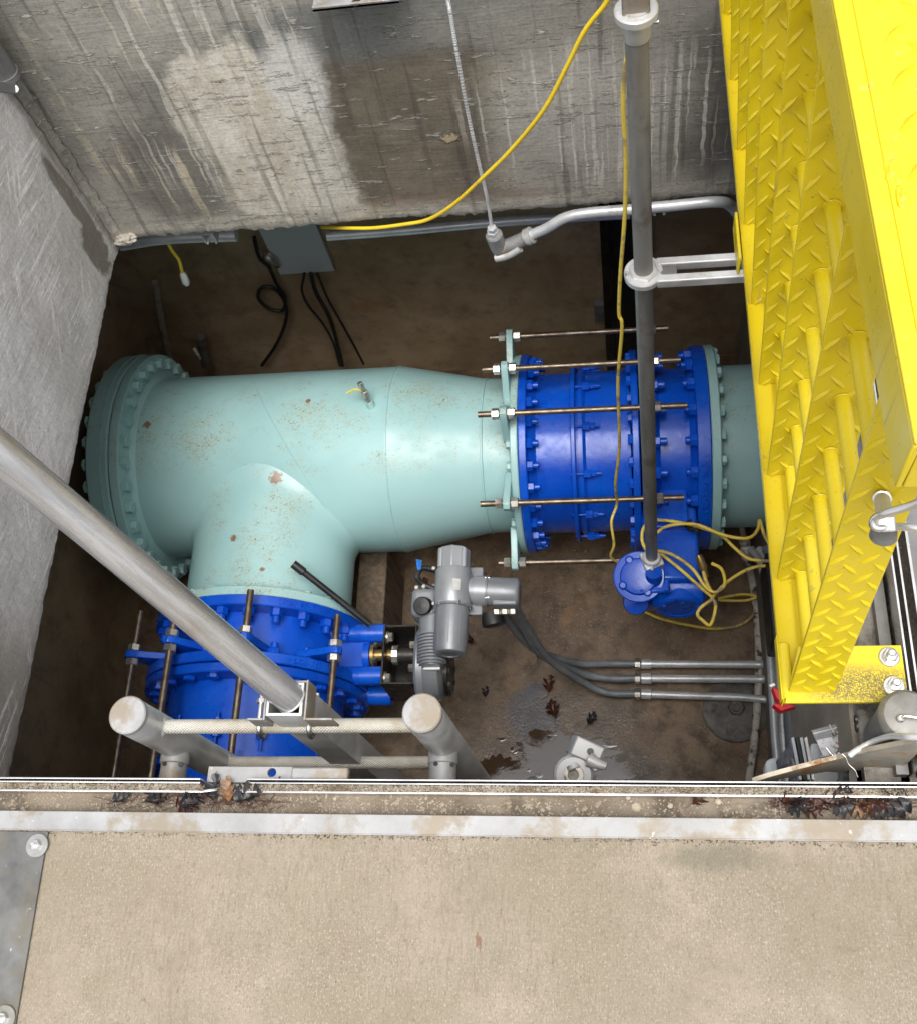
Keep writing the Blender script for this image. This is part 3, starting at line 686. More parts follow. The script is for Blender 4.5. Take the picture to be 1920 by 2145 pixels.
# branch, with the crotch fillet where it meets the run
mb = MB(); n_ = 128; vs = []
RB = .329
def meet(th, extra=0.0, rb=RB):
    dx_ = rb * math.sin(th); dz_ = rb * math.cos(th)
    yy = math.sqrt(max(0, .389 ** 2 - dz_ ** 2)); return V(BX + dx_, AY - yy - extra, AZ + dz_)
rows = []
for (ex, rb) in ((-.03, RB + .002), (.0, RB + .018), (.012, RB + .009), (.03, RB + .003), (.05, RB)):
    rows.append([meet(2 * math.pi * k / n_, ex, rb) for k in range(n_)])
rows.append([V(BX + RB * math.sin(2 * math.pi * k / n_), 1.425, AZ + RB * math.cos(2 * math.pi * k / n_)) for k in range(n_)])
for r_ in rows: vs += r_
mb.add(vs, [(i * n_ + k, i * n_ + (k + 1) % n_, (i + 1) * n_ + (k + 1) % n_, (i + 1) * n_ + k) for i in range(len(rows) - 1) for k in range(n_)])
mb.build('branch', M['mint'], tee, smooth=50)
# spiral seam across the tee body
pts = []
for k in range(40):
    u_ = k / 39; dx_ = 505 + 142 * u_ ** 1.15; dy_ = 760 + 250 * u_
    q = S(dx_, dy_, z=-2.0); d = (q - V(0, 0, H)).normalized()
    # hit the run's cylinder
    oy, oz = -AY, H - AZ; A_ = d.y ** 2 + d.z ** 2; B_ = 2 * (d.y * oy + d.z * oz); C_ = oy ** 2 + oz ** 2 - .3885 ** 2
    disc = B_ * B_ - 4 * A_ * C_
    if disc > 0: pts.append(V(0, 0, H) + d * ((-B_ - math.sqrt(disc)) / (2 * A_)))
MB().tube(pts, .0035, 6).build('weld_seam', M['mint'], tee)
ring(MB(), -1.990, -1.950, .492, .003).lathe([(-1.952, .44), (-1.945, .405), (-1.925, .388)], O, ax, 96).build('flange', M['mint'], tee)
boltset(tee, MP, -1.950, V(1, 0, 0), .452, 32, 'mint', 'bolt', .3, 120, (.026, .024, .013, 0))
ring(MB(), -.422, -.393, .41).build('flange', M['mint'], tee)
boltset(tee, MP, -.422, V(-1, 0, 0), .375, 28, 'mint', 'bolt', .5, 115, (.019, .017, .01, 0))
bring(MB(), 1.418, 1.380, .412).build('flange', M['mint'], tee)
boltset(tee, BP, 1.418, V(0, 1, 0), .378, 26, 'mint', 'bolt', .5, 115, (.019, .014, .01, 0))
# lugs that carry the tie rods
RODS = [(76, .49), (43.3, .482), (18.9, .482), (-21.8, .482), (-62, .482)]
def lug(parent, PF, x, deg, rr, axis, th, mat, name='tie_rod_lug', side=1, wd=.042, bottom=.36):
    c_in = bottom; out = []
    f = PF
    rad = (f(x, 1, deg) - f(x, 0, deg)).normalized(); tan = Vector(axis).cross(rad).normalized(); c0 = f(x, 0, deg)
    for (a_, b_) in ((c_in, -.075), (c_in + .03, -.068), (rr - .02, -wd * .8), (rr + .012, -wd * .62), (rr + .030, -wd * .25), (rr + .030, wd * .25), (rr + .012, wd * .62), (rr - .02, wd * .8), (c_in + .03, .068), (c_in, .075)):
        out.append(c0 + rad * a_ + tan * b_)
    return MB().prism(out, axis, th).build(name, M[mat], parent, bevel=.003)
for d, rr in RODS: lug(tee, MP, -.448, d, rr, V(1, 0, 0), .026, 'mint')
# small pressure tap with a ball valve
tp = S(735, 795, z=-1.95); 
t = thing('pressure_tap', 'small steel gauge tap with a yellow lever on top of the mint pipe', 'tap', tuple(tp))
dirn = V(.02, .35, .94).normalized(); 
base = V(0, 0, 0)
def hitpipe(dx, dy, r=.3885):
    q = S(dx, dy, z=-2.0); d = (q - V(0, 0, H)).normalized(); oy, oz = -AY, H - AZ
    A_ = d.y ** 2 + d.z ** 2; B_ = 2 * (d.y * oy + d.z * oz); C_ = oy ** 2 + oz ** 2 - r ** 2
    return V(0, 0, H) + d * ((-B_ - math.sqrt(B_ * B_ - 4 * A_ * C_)) / (2 * A_))
base = hitpipe(737, 806); nr = (base - V(base.x, AY, AZ)).normalized(); nr = (nr + V(-.25, .35, .1)).normalized()
MB().cyl(base - nr * .01, base + nr * .022, .017, .015).build('boss', M['mint'], t)
MB().cyl(base + nr * .02, base + nr * .05, .009).hexp(base + nr * .05, base + nr * .075, .015).cyl(base + nr * .075, base + nr * .10, .010).build('valve_body', M['nutm'], t)
MB().hexp(base + nr * .10, base + nr * .118, .012).build('cap', M['nutm'], t)
MB().tube(crom([base + nr * .065, base + nr * .07 + V(-.03, .004, .02), base + nr * .06 + V(-.07, 0, .015)]), .0035, 8).build('lever', M['cordy'], t)

# blind flange on the left end
t = thing('blind_flange', 'thick round mint green end cover bolted to the left end of the pipe', 'flange', (-2.05, AY, AZ))
ring(MB(), -2.088, -1.996, .492, .006).lathe([(-2.14, 0), (-2.138, .20), (-2.118, .34), (-2.088, .44)], O, ax, 96).build('end_cover', M['mint'], t)
MB().lathe([(-2.030, .480), (-2.030, .4955), (-2.024, .4955), (-2.024, .480)], O, ax, 96).build('joint_ring', M['mint'], t)
boltset(t, MP, -2.088, V(-1, 0, 0), .452, 32, 'mint', 'bolt', .3, 170, (.026, .024, .013, 0))

# blue dismantling joint with tie rods
j = thing('pipe_coupling', 'long glossy blue flanged coupling with dark tie rods along it', 'pipe coupling', (-.15, AY, AZ))
MB().lathe([(-.37, .3275), (.03, .3275)], O, ax, 128).build('barrel', M['blue'], j)
ring(MB(), -.391, -.360, .41).build('flange', M['blue'], j); ring(MB(), .035, .062, .408).build('flange', M['blue'], j)
MB().lathe([(-.366, .36), (-.34, .335), (-.33, .328)], O, ax, 96).build('hub', M['blue'], j)
MB().lathe([(-.196, .32), (-.196, .364), (-.193, .367), (-.181, .367), (-.178, .364), (-.178, .32)], O, ax, 96).build('gland_ring', M['blue'], j)
MB().lathe([(-.168, .32), (-.168, .343), (-.152, .343), (-.140, .331)], O, ax, 96).build('gland_ring', M['blue'], j)
boltset(j, MP, -.360, V(1, 0, 0), .378, 28, 'blue', 'nut', .5, 115, (.0215, .022, .0125, .022))
boltset(j, MP, .035, V(-1, 0, 0), .378, 28, 'blue', 'nut', .5, 115, (.0205, .016, .012, 0))
for k in range(12):     # small gland bolts with their ears
    d = -168 + k * 30 + 4.5
    if abs(d) > 112: continue
    p = MP(-.20, .352, d)
    MB().cyl(p, p + ax * .12, .0045, n=10).build('gland_bolt', M['blue'], j)
    MB().hexp(p + ax * .050, p + ax * .078, .017).build('gland_bolt_lug', M['blue'], j)
    MB().hexp(p + ax * .080, p + ax * .096, .012).cyl(p + ax * .096, p + ax * .113, .007, n=10).build('gland_nut', M['blue'], j)
XR0 = {76: (-.515, .19), 43.3: (-.52, .222), 18.9: (-.53, .235), -21.8: (-.535, .215), -62: (-.50, .18)}
for d, rr in RODS:
    x0, x1 = XR0[d]
    ro = MB().cyl(MP(x0, rr, d), MP(x1, rr, d), .0115, n=16).build('tie_rod', M['rod'], j)
    for (xa, xb) in ((-.478, -.452), (-.418, -.392), (.118, .142)):
        MB().hexp(MP(xa, rr, d), MP(xb, rr, d), .0215, random.random()).build('rod_nut', M['nutm'], ro)

# butterfly valve with its gearbox
v_ = thing('butterfly_valve', 'blue butterfly valve with round gearbox below the tall steel stem', 'valve', (.2, AY, AZ))
MB().lathe([(.07, .36), (.12, .345), (.14, .325), (.25, .325), (.275, .345)], O, ax, 128).build('valve_body', M['blue'], v_)
ring(MB(), .068, .112, .412).build('flange', M['blue'], v_); fl = ring(MB(), .272, .323, .412, .004).build('flange', M['blue'], v_)
boltset(v_, MP, .112, V(1, 0, 0), .378, 20, 'blue', 'nut', .25, 115, (.0235, .026, .0145, .026))
boltset(v_, MP, .272, V(-1, 0, 0), .378, 20, 'blue', 'nut', .25, 115, (.0235, .026, .0145, .016))
for d, rr in RODS: lug(v_, MP, .090, d, rr, V(1, 0, 0), .026, 'blue', 'tie_rod_lug')
# raised lettering round the flange rim
def arc_text(body, size, fn, name, mat, parent, depth=.0018):
    cu = bpy.data.curves.new('lettering', 'FONT'); cu.body = body; cu.size = size; cu.extrude = .001; cu.offset = .0006
    o = bpy.data.objects.new('lettering', cu); COL.objects.link(o)
    dg = bpy.context.evaluated_depsgraph_get(); me = bpy.data.meshes.new_from_object(o.evaluated_get(dg)); bpy.data.objects.remove(o)
    wd = max(v.co.x for v in me.vertices); loc = Vector(parent['_o'])
    for v in me.vertices: v.co = fn(v.co.x / wd, v.co.y, depth if v.co.z > 0 else -.001) - loc
    me.materials.clear(); me.materials.append(M[mat])
    b = bpy.data.objects.new(name, me); COL.objects.link(b); b.parent = parent; return b
def degof(dy, dx=1400):
    q = S(dx, dy, z=-2); d = (q - V(0, 0, H)); ph = math.atan2(d.y, -d.z) - C28; return math.degrees(math.asin(max(-1, min(1, 4.54 * math.sin(ph) / .42))))
d0, d1 = degof(1012), degof(890)
arc_text('CRISPIN  K-FLO', .036, lambda u, y, z: MP(.312 - y, .412 + z, d0 + (d1 - d0) * u), 'lettering', 'blue', v_, .005)
# valve neck and gearbox in front (towards us), shaft level with the pipe axis
ty = S(1340, 1020, z=-2.12).y
nk = MB().box((.062, 1.50, -2.46), (.268, 1.80, -2.15)); nk.build('neck', M['blue'], v_, bevel=.012)
MB().box((.075, 1.70, -2.20), (.235, 1.86, -2.125)).build('neck_cap', M['blue'], v_, bevel=.006)
gz = -2.22
gp = S(1345, 1165, z=gz)
MB().lathe([(0, .062), (.012, .078), (.195, .078), (.207, .062)], V(.082, 1.515, -2.270), (1, 0, 0), 48).build('gear_housing', M['blue'], v_)
MB().box((.050, 1.462, -2.40), (.286, 1.62, -2.215)).build('gear_case', M['blue'], v_, bevel=.03, seg=4)
cp_ = S(1340, 1196, z=gz + .0)
MB().lathe([(-.05, .080), (.0, .080), (.003, .086), (.014, .086), (.020, .078), (.020, .062), (.016, .058), (.016, 0)], V(.192, 1.448, -2.275), (0, -1, .1), 48).build('index_cap', M['blue'], v_)
ic = S(1268, 1145, z=gz + .06)
MB().lathe([(-.02, .088), (-.004, .096), (.006, .096), (.010, .092), (.012, .07), (.028, .064), (.032, .045), (.032, 0)], ic, (-.12, -.30, .95), 56).build('input_cover', M['blue'], v_)
for k in range(4):
    an = k * math.pi / 2 + .5; u_ = V(math.cos(an) * .066, math.sin(an) * .066, 0); u_.z = u_.y * .3
    MB().lathe([(-.005, .016), (.018, .016), (.024, .010), (.024, 0)], ic + u_ + V(0, 0, .004), (-.12, -.30, .95), 20).build('cover_bolt', M['blue'], v_)
sg = S(1262, 1195, z=gz - .05)
MB().lathe([(-.12, .045), (.0, .05), (.02, .045), (.03, 0)], sg, (0, -.4, .9), 32).build('shaft_boss', M['blue'], v_)
MB().cyl(S(1245, 1165, z=gz - .04), S(1330, 1175, z=gz - .06), .045, n=32, ch=.005).build('worm_housing', M['blue'], v_)
sb = S(1297, 1150, z=gz + .07)
MB().box((sb.x - .058, sb.y - .050, sb.z - .03), (sb.x + .058, sb.y + .034, sb.z - .004)).build('stem_flange', M['blue'], v_, bevel=.008)
for sx, sy in ((-1, -1), (1, -1), (-1, 1), (1, 1)):
    p = sb + V(sx * .045, sy * .033 - .008, -.006); MB().cyl(p, p + V(0, 0, .012), .008, n=14, ch=.002).build('flange_screw', M['blue'], v_)
MB().cyl(sb - V(0, 0, .02), sb + V(0, .01, .05), .032, .030, n=28).build('stem_collar', M['blue'], v_)

for k in range(5):
    MB().box((.10 + .04 * k, 1.475, -2.2155), (.106 + .04 * k, 1.60, -2.2085)).build('case_rib', M['blue'], v_, bevel=.001)
for k in range(6):
    an = .4 + k * 1.05; p = V(.192 + .074 * math.cos(an), 1.430, -2.275 + .074 * math.sin(an)); MB().hexp(p, p + V(0, -.007, 0), .0075).build('cap_screw', M['blue'], v_)
# stem (long valve key tube) standing on the gearbox
st0 = sb + V(0, .012, .05)
s0 = S(1293, 1108, z=st0.z + .01)
s1 = S(1262, 30, y=s0.y + .02)
# keep the tube close to upright: slide the top along its sight line
st = thing('valve_stem', 'tall grey brown steel extension tube standing on the blue valve gearbox', 'valve stem', tuple(s0))
dirs = (s1 - s0).normalized()
o = MB().cyl((0, 0, 0), (0, 0, (s1 - s0).length), .0214, n=40).build('tube', M['stem']); o.parent = st; o.matrix_local = Matrix.Translation(-Vector(st['_o'])) @ frame(s0, s1 - s0)
Mf = frame(s0, dirs, V(1, .35, 0))
MB().box((-.036, -.036, -.055), (.036, .036, -.004), Mf).build('square_socket', M['rust'] if 0 else M['alu'], st, bevel=.004)
MB().lathe([(-.004, .034), (.012, .034), (.016, .030)], s0, dirs, 36).build('socket_ring', M['alu'], st)
MB().cyl(s0 + dirs * .004 + V(0, -.035, 0), s0 + dirs * .004 + V(0, -.05, 0), .005, n=10).build('set_screw', M['alu'], st)
L_ = (s1 - s0).length
MB().lathe([(L_ - .045, .0232), (L_ - .042, .0250), (L_ + .02, .0250)], s0, dirs, 40).build('coupling', M['alu'], st)
MB().lathe([(L_ + .0, .0250), (L_ + .002, .038), (L_ + .014, .038), (L_ + .017, .035), (L_ + .017, 0)], s0, dirs, 48).build('top_flange', M['alu'], st)
MB().box((-.024, -.018, L_ + .016), (.024, .018, L_ + .10), frame(s0, dirs, V(1, 0, 0))).build('operating_nut', M['alu_white'], st, bevel=.003)
MB().cyl(s0 + dirs * (L_ - .01) + V(.02, -.006, 0), s0 + dirs * (L_ - .01) + V(.038, -.008, 0), .0035, n=12).build('set_screw', M['chrome'], st)
# guide bracket on the stem
gpt = S(1276, 540, z=-1.0); k_ = (-1.05 - s0.z) / dirs.z
best = min((s0 + dirs * (L_ * i / 400) for i in range(401)), key=lambda p: abs((Vector(p) - V(0, 0, H)).normalized().dot((gpt - V(0, 0, H)).normalized()) - 1))
br = thing('stem_guide', 'cast aluminium guide arm with a slot, holding the stem out from the right wall', 'bracket', tuple(best))
gx1 = WX if best.z < -.75 else .345
MB().lathe([(-.012, .024), (-.012, .042), (-.009, .0445), (.005, .0445), (.008, .042), (.008, .030), (.013, .028), (.013, .0235)], best, dirs, 44).build('guide_ring', M['alu'], br)
MB().hexp(best + dirs * .008, best + dirs * .014, .036).build('guide_nut', M['alu'], br)
for s_ in (-1, 1):
    c = best + V(0, s_ * .024, 0)
    MB().box((best.x + .03, c.y - .0105, best.z - .016), (gx1, c.y + .0105, best.z + .010)).build('arm_flange', M['alu'], br, bevel=.003)
MB().box((best.x + .03, best.y - .020, best.z - .014), (best.x + .075, best.y + .020, best.z + .004)).build('arm_web', M['alu_dark'], br)
MB().box((best.x + .22, best.y - .020, best.z - .014), (gx1, best.y + .020, best.z + .004)).build('arm_web', M['alu_dark'], br)
for s_ in (-1, 1):
    p = best + V(-.0 + .038 * s_, -.008, .006); MB().cyl(p, p + dirs * .012, .0045, n=12).build('bolt', M['chrome'], br)

# spool through the right wall
sp = thing('wall_pipe', 'short mint green pipe with bolted flange passing into the right wall', 'pipe', (.45, AY, AZ))
MB().lathe([(.34, .326), (WX + .02, .326)], O, ax, 128).build('barrel', M['mint'], sp)
ring(MB(), .325, .360, .412).build('flange', M['mint'], sp)
boltset(sp, MP, .360, V(1, 0, 0), .380, 26, 'mint', 'bolt', .5, 115, (.022, .018, .01, 0))

# ------------------------------------------------------------------ branch valve and pipe coming towards us
bv = thing('branch_valve', 'blue flanged valve under the long aluminium tube, at the foot of the branch', 'valve', (BX, 1.25, AZ))
OB = V(BX, 0, AZ)
MB().lathe([(-1.37, .34), (-1.10, .34)], OB, by_, 96).build('valve_body', M['blue'], bv)
bring(MB(), 1.378, 1.338, .425).build('flange', M['blue'], bv)
bring(MB(), 1.165, 1.125, .432).build('flange', M['blue'], bv)
boltset(bv, BP, 1.338, V(0, -1, 0), .388, 24, 'blue', 'nut', .3, 115, (.0235, .026, .0145, .026))
boltset(bv, BP, 1.165, V(0, 1, 0), .388, 20, 'blue', 'nut', .3, 115, (.0235, .026, .0145, .022))
arc_text('DI20  NL.1180', .030, lambda u, y, z: BP(1.349 + y, .425 + z, 4 + 26 * u), 'lettering', 'blue', bv, .005)
arc_text('024II', .028, lambda u, y, z: BP(1.134 + y, .432 + z, 14 + 14 * u), 'lettering', 'blue', bv, .005)
bj = thing('branch_coupling', 'blue flanged pipe coupling with tie rods, nearest us behind the ladder', 'pipe coupling', (BX, .9, AZ))
MB().lathe([(-1.12, .335), (-.05, .335)], OB, by_, 96).build('barrel', M['blue'], bj)
bring(MB(), 1.120, 1.085, .430).build('flange', M['blue'], bj)
MB().lathe([(-.82, .32), (-.82, .372), (-.79, .372), (-.79, .32)], OB, by_, 96).build('gland_ring', M['blue'], bj)
boltset(bj, BP, 1.085, V(0, -1, 0), .388, 24, 'blue', 'bolt', .3, 115, (.022, .014, .0145, 0))
BR = [(-72, .50, 1.235, 1.36), (-41, .50, 1.22, 1.36), (-8, .50, 1.235, 1.365), (30, .50, 1.21, 1.325)]
for (d, rr, yl, yt) in BR:
    lug(bv, BP, 1.200, d, rr, V(0, -1, 0), .026, 'blue', 'tie_rod_lug')
    ro = MB().cyl(BP(yt, rr, d), BP(.2, rr, d), .0125, n=16).build('tie_rod', M['rod'], bj)
    for (ya, yb) in ((1.226, 1.202), (1.172, 1.148)):
        MB().hexp(BP(ya, rr, d), BP(yb, rr, d), .024, random.random()).build('rod_nut', M['nutm'], ro)
for d in (-50, -22, 4, 40):
    p = BP(.82, .356, d); MB().cyl(p, p + V(0, .14, 0), .006, n=10).hexp(p + V(0, .05, 0), p + V(0, .08, 0), .018).hexp(p + V(0, .10, 0), p + V(0, .12, 0), .012).build('gland_bolt', M['blue'], bj)

# yoke arms, black bracket and gearbox on the branch valve
zb = -2.20
ya = S(715, 1258, z=zb); yb_ = S(715, 1342, z=zb)
x_in = S(665, 1258, z=zb).x; x_br = S(768, 1258, z=zb).x
MB().cyl((x_in - .05, ya.y, zb), (x_br, ya.y, zb), .036, n=28).build('yoke_arm', M['blue'], bv)
MB().cyl((x_in - .05, yb_.y, zb), (x_br, yb_.y, zb), .036, n=28).build('yoke_arm', M['blue'], bv)
MB().cyl((x_in - .05, yb_.y - .03, zb - .16), (x_br, yb_.y - .03, zb - .16), .040, n=28).build('yoke_arm', M['blue'], bv)
MB().box((x_in - .10, yb_.y + .02, zb - .13), (S(735, 1300, z=zb).x, ya.y - .02, zb + .0)).build('neck', M['blue'], bv, bevel=.01)
mdy = (ya.y + yb_.y) / 2
MB().lathe([(S(722, 1300, z=zb).x, .05), (S(735, 1300, z=zb).x, .05)], V(0, mdy, zb - .02), ax, 32).build('gland', M['blue'], bv)
MB().cyl(V(S(730, 1300, z=zb).x, mdy, zb - .01), V(S(845, 1300, z=zb).x, mdy, zb - .01), .022, n=20).build('valve_shaft', M['brass'], bv)
MB().lathe([(0, .020), (0, .045), (.012, .045), (.012, .020)], V(S(738, 1300, z=zb).x, mdy, zb - .01), ax, 24).build('gland_follower', M['brass'], bv)
for s_ in (-1, 1):
    p = V(S(745, 1300, z=zb).x, mdy + s_ * .03, zb + .025); MB().hexp(p, p + ax * .012, .011).build('gland_nut', M['chrome'], bv)
# open-topped black bracket
bk = thing('mounting_bracket', 'black steel box bracket between the blue yoke arms and the grey gearbox', 'bracket', (x_br, mdy, zb))
x0, x1 = x_br, S(826, 1290, z=zb + .06).x; y0, y1 = S(790, 1358, z=zb + .06).y, S(790, 1240, z=zb + .06).y; z0, z1 = zb - .17, zb + .06
MB().box((x0, y0, z0), (x0 + .008, y1, z1)).build('end_plate', M['blackmetal'], bk, bevel=.002)
MB().box((x1 - .008, y0, z0), (x1, y1, z1)).build('end_plate', M['blackmetal'], bk, bevel=.002)
MB().box((x0 + .0082, y0, z0), (x1 - .0082, y0 + .008, z1 - .0005)).build('side_plate', M['blackmetal'], bk, bevel=.002)
MB().box((x0 + .0082, y1 - .008, z0), (x1 - .0082, y1, z1 - .0005)).build('side_plate', M['blackmetal'], bk, bevel=.002)
MB().box((x0 + .002, y0 + .002, z0 - .006), (x1 - .002, y1 - .002, z0 + .002)).build('bottom_plate', M['blackmetal'], bk)
for (yy, zz_) in ((y0 + .035, zb + .02), (y1 - .035, zb + .02)):
    MB().cyl((x0 + .008, yy, zz_), (x0 + .013, yy, zz_), .024, n=24).hexp((x0 + .013, yy, zz_), (x0 + .030, yy, zz_), .0185).build('bolt', M['nutm'], bk)
for (yy, zz_) in ((y1 - .07, zb + .03), (y0 + .07, zb + .03)):
    MB().hexp((x1 - .012, yy, zz_), (x1 - .030, yy, zz_), .015).build('bolt', M['nutm'], bk)
MB().cyl((x0 + .05, mdy, zb - .01), (x1 - .02, mdy, zb - .01), .034, n=24).build('shaft_coupling', M['blackmetal'], bk)
MB().cyl((x0 + .028, mdy, zb - .01), (x0 + .050, mdy, zb - .01), .038, n=10).build('clamp_ring', M['nutm'], bk)
# grey gearbox
gb = thing('gearbox', 'round dark grey gearbox with ribbed worm housing beside the black bracket', 'gearbox', (x1, mdy, zb))
gc = V(x1, S(850, 1318, z=zb).y, zb - .03)
MB().lathe([(.002, .145), (.012, .155), (.035, .155), (.050, .140), (.085, .125), (.10, .10), (.10, 0)], gc, ax, 64).build('gear_case', M['grey'], gb)
MB().lathe([(.10, .10), (.115, .10), (.115, 0)], gc + V(0, -.01, -.02), ax, 40).build('cover', M['blackmetal'], gb)
for k in range(10):
    an = k * .63; p = gc + V(.112, .085 * math.cos(an) - .01, .085 * math.sin(an) - .02); MB().hexp(p, p + ax * .01, .010).build('bolt', M['chrome'], gb)
wz_ = zb + .115
w0 = S(857, 1215, z=wz_); w1 = S(857, 1322, z=wz_)
prof = [(0, .046)]
Lw = (w1 - w0).length
for k in range(9):
    s0_ = Lw * .42 + k * Lw * .060; prof += [(s0_, .045), (s0_ + .004, .054), (s0_ + .010, .054), (s0_ + .012, .045)]
prof += [(Lw - .004, .047), (Lw, .047), (Lw, .036), (Lw + .004, .036), (Lw + .004, 0)]
MB().lathe(prof, w0, w1 - w0, 44).build('worm_housing', M['grey'], gb)
MB().box((w1.x - .03, w1.y - .012, wz_ - .02), (w1.x + .03, w1.y - .004, wz_ - .004)).build('nameplate', M['white'], gb)
MB().box((w0.x - .05, w0.y - .07, wz_ - .15), (w0.x + .05, w0.y + .03, wz_ - .02)).build('worm_base', M['grey'], gb, bevel=.015)
# electric actuator
ac = thing('electric_actuator', 'grey electric valve actuator with side motor above the wet floor', 'actuator', tuple(S(895, 1190, z=-2.0)))
az = -2.02
a0 = S(902, 1092, z=az); a1 = S(898, 1205, z=az); a2 = S(893, 1300, z=az)
ra = .060
MB().lathe([(0, ra * .0), (.0, ra * .92), (.006, ra), ((a1 - a0).length * .40, ra)], a0, a1 - a0, 8).build('top_cover', M['greyL'], ac, bevel=.003)
mp = a0.lerp(a1, .38)
MB().lathe([(0, ra * 1.08), (.004, ra * 1.12), ((a1 - mp).length - .004, ra * 1.12), ((a1 - mp).length, ra * 1.08)], mp, a1 - mp, 48).build('main_housing', M['greyL'], ac)
MB().lathe([(0, ra * 1.16), (.008, ra * 1.16), (.010, ra * 1.02), ((a2 - a1).length - .02, ra * 1.0), ((a2 - a1).length - .004, ra * .90), ((a2 - a1).length, ra * .75), ((a2 - a1).length, ra * .52), ((a2 - a1).length - .003, ra * .50), ((a2 - a1).length - .003, 0)], a1, a2 - a1, 56).build('motor', M['grey'], ac)
for k in range(6):
    an = k * math.pi / 3 + .3; u_ = (a2 - a1).normalized(); e1 = u_.orthogonal().normalized(); e2_ = u_.cross(e1)
    p = a1 + (e1 * math.cos(an) + e2_ * math.sin(an)) * ra * 1.12 - u_ * .004
    MB().cyl(p, p + u_ * .016, .005, n=10).build('screw', M['chrome'], ac)
for k, an in enumerate((0, 1.57, 3.14, 4.71)):
    u_ = (a1 - a0).normalized(); e1 = V(1, 0, 0); e2_ = V(0, 0, 1)
    p = a0 + (e1 * math.cos(an + .78) + e2_ * math.sin(an + .78)) * ra * 1.0
    MB().cyl(p + u_ * .012, p + u_ * (mp - a0).length, .011, n=12).build('cover_rib', M['greyL'], ac)
sx0 = S(925, 1172, z=az - .02); sx1 = S(968, 1174, z=az - .02); sx2 = S(1032, 1177, z=az - .02)
MB().lathe([(0, .048), (.035, .050), (.036, .056), ((sx1 - sx0).length, .056)], sx0, sx1 - sx0, 44).build('gear_neck', M['greyL'], ac)
Lm = (sx2 - sx1).length
MB().lathe([(-.004, .058), (.003, .058), (.004, .053), (Lm - .012, .053), (Lm - .003, .047), (Lm, .040), (Lm, 0)], sx1, sx2 - sx1, 48).build('terminal_cover', M['grey'], ac)
MB().box((sx1.x + .02, sx1.y - .062, az - .06), (sx2.x - .01, sx1.y - .035, az + .01)).build('terminal_box', M['grey'], ac, bevel=.006)
for k in range(4):
    an = .8 + k * 1.57; p = sx1 + V(-.006, .054 * math.cos(an), .054 * math.sin(an)); MB().cyl(p, p + ax * .016, .0045, n=10).build('screw', M['chrome'], ac)
for (xx_, yy_) in ((.0, .35), (.0, .7)):
    p = mp.lerp(a1, yy_) + V(.0, 0, ra * 1.115)
MB().box((-.022, -.014, 0), (.022, .014, .0012), frame(mp.lerp(a1, .55) + V(.022, 0, ra * 1.085), (.3, 0, 1), V(0, 1, 0))).build('nameplate', M['alu'], ac)
for k in range(5):
    p = a1 + (a2 - a1) * (.12 + .0 * k); an = -.7 + k * .35
    MB().box((-.0016, -.0016, 0), (.0016, .0016, (a2 - a1).length * .72), frame(p + V(math.sin(an), 0, math.cos(an)) * ra * 1.0, a2 - a1, V(math.sin(an), 0, math.cos(an)))).build('motor_fin', M['grey'], ac)
for k in range(3):
    p = sx2 + V(-.03 - .03 * k, -.058, az - sx2.z - .035); MB().hexp(p + V(0, 0, .0), p + V(0, -.018, -.004), .016).build('cable_gland', M['nutm'], ac)
# control head at the left of the actuator
ch = S(838, 1197, z=az - .03)
MB().box((ch.x - .040, ch.y - .055, az - .12), (ch.x + .055, ch.y + .055, az - .01)).build('control_head', M['grey'], ac, bevel=.022, seg=4)
kb = S(840, 1203, z=az + .0)
MB().lathe([(-.015, .034), (.012, .034), (.018, .030), (.020, 0)], kb, (-.1, -.3, .95), 32).build('knob', M['black'], ac)
MB().box((ch.x + .03, ch.y - .09, az - .12), (ch.x + .09, ch.y + .08, az - .03)).build('gear_foot', M['grey'], ac, bevel=.01)
for dx_, dy_ in ((828, 1168), (842, 1166), (862, 1130), (862, 1200)):
    p = S(dx_, dy_, z=az - .01); MB().hexp(p - V(0, .0, .006), p + V(0, .0, .012), .008).build('bolt', M['chrome'], ac)
MB().lathe([(0, .036), (.03, .042), (.05, .042), (.055, .03), (.055, 0)], S(975, 1215, z=az - .06), (.2, -1, -.2), 24).build('handwheel_clutch', M['black'], ac)
MB().box((S(925, 1195, z=az).x, S(925, 1215, z=az).y, az - .05), (S(955, 1195, z=az).x, S(925, 1120, z=az).y, az - .03)).build('side_bracket', M['grey'], ac, bevel=.004)
MB().tube(crom([S(865, 1132, z=az - .02), S(838, 1128, z=az - .0), S(828, 1145, z=az - .0), S(840, 1160, z=az - .02), S(862, 1170, z=az - .03)]), .011, 10).build('loop_cable', M['black'], ac)
# tape flag
tg = MB().prism([S(826, 1110, z=-2.0), S(838, 1112, z=-2.02), S(836, 1130, z=-1.99), S(829, 1132, z=-2.0)], (0, 0, 1), .0006).build('tape_flag', M['tape'])
tag(tg, 'scrap of blue tape stuck by the black cable loop of the actuator', 'tape')

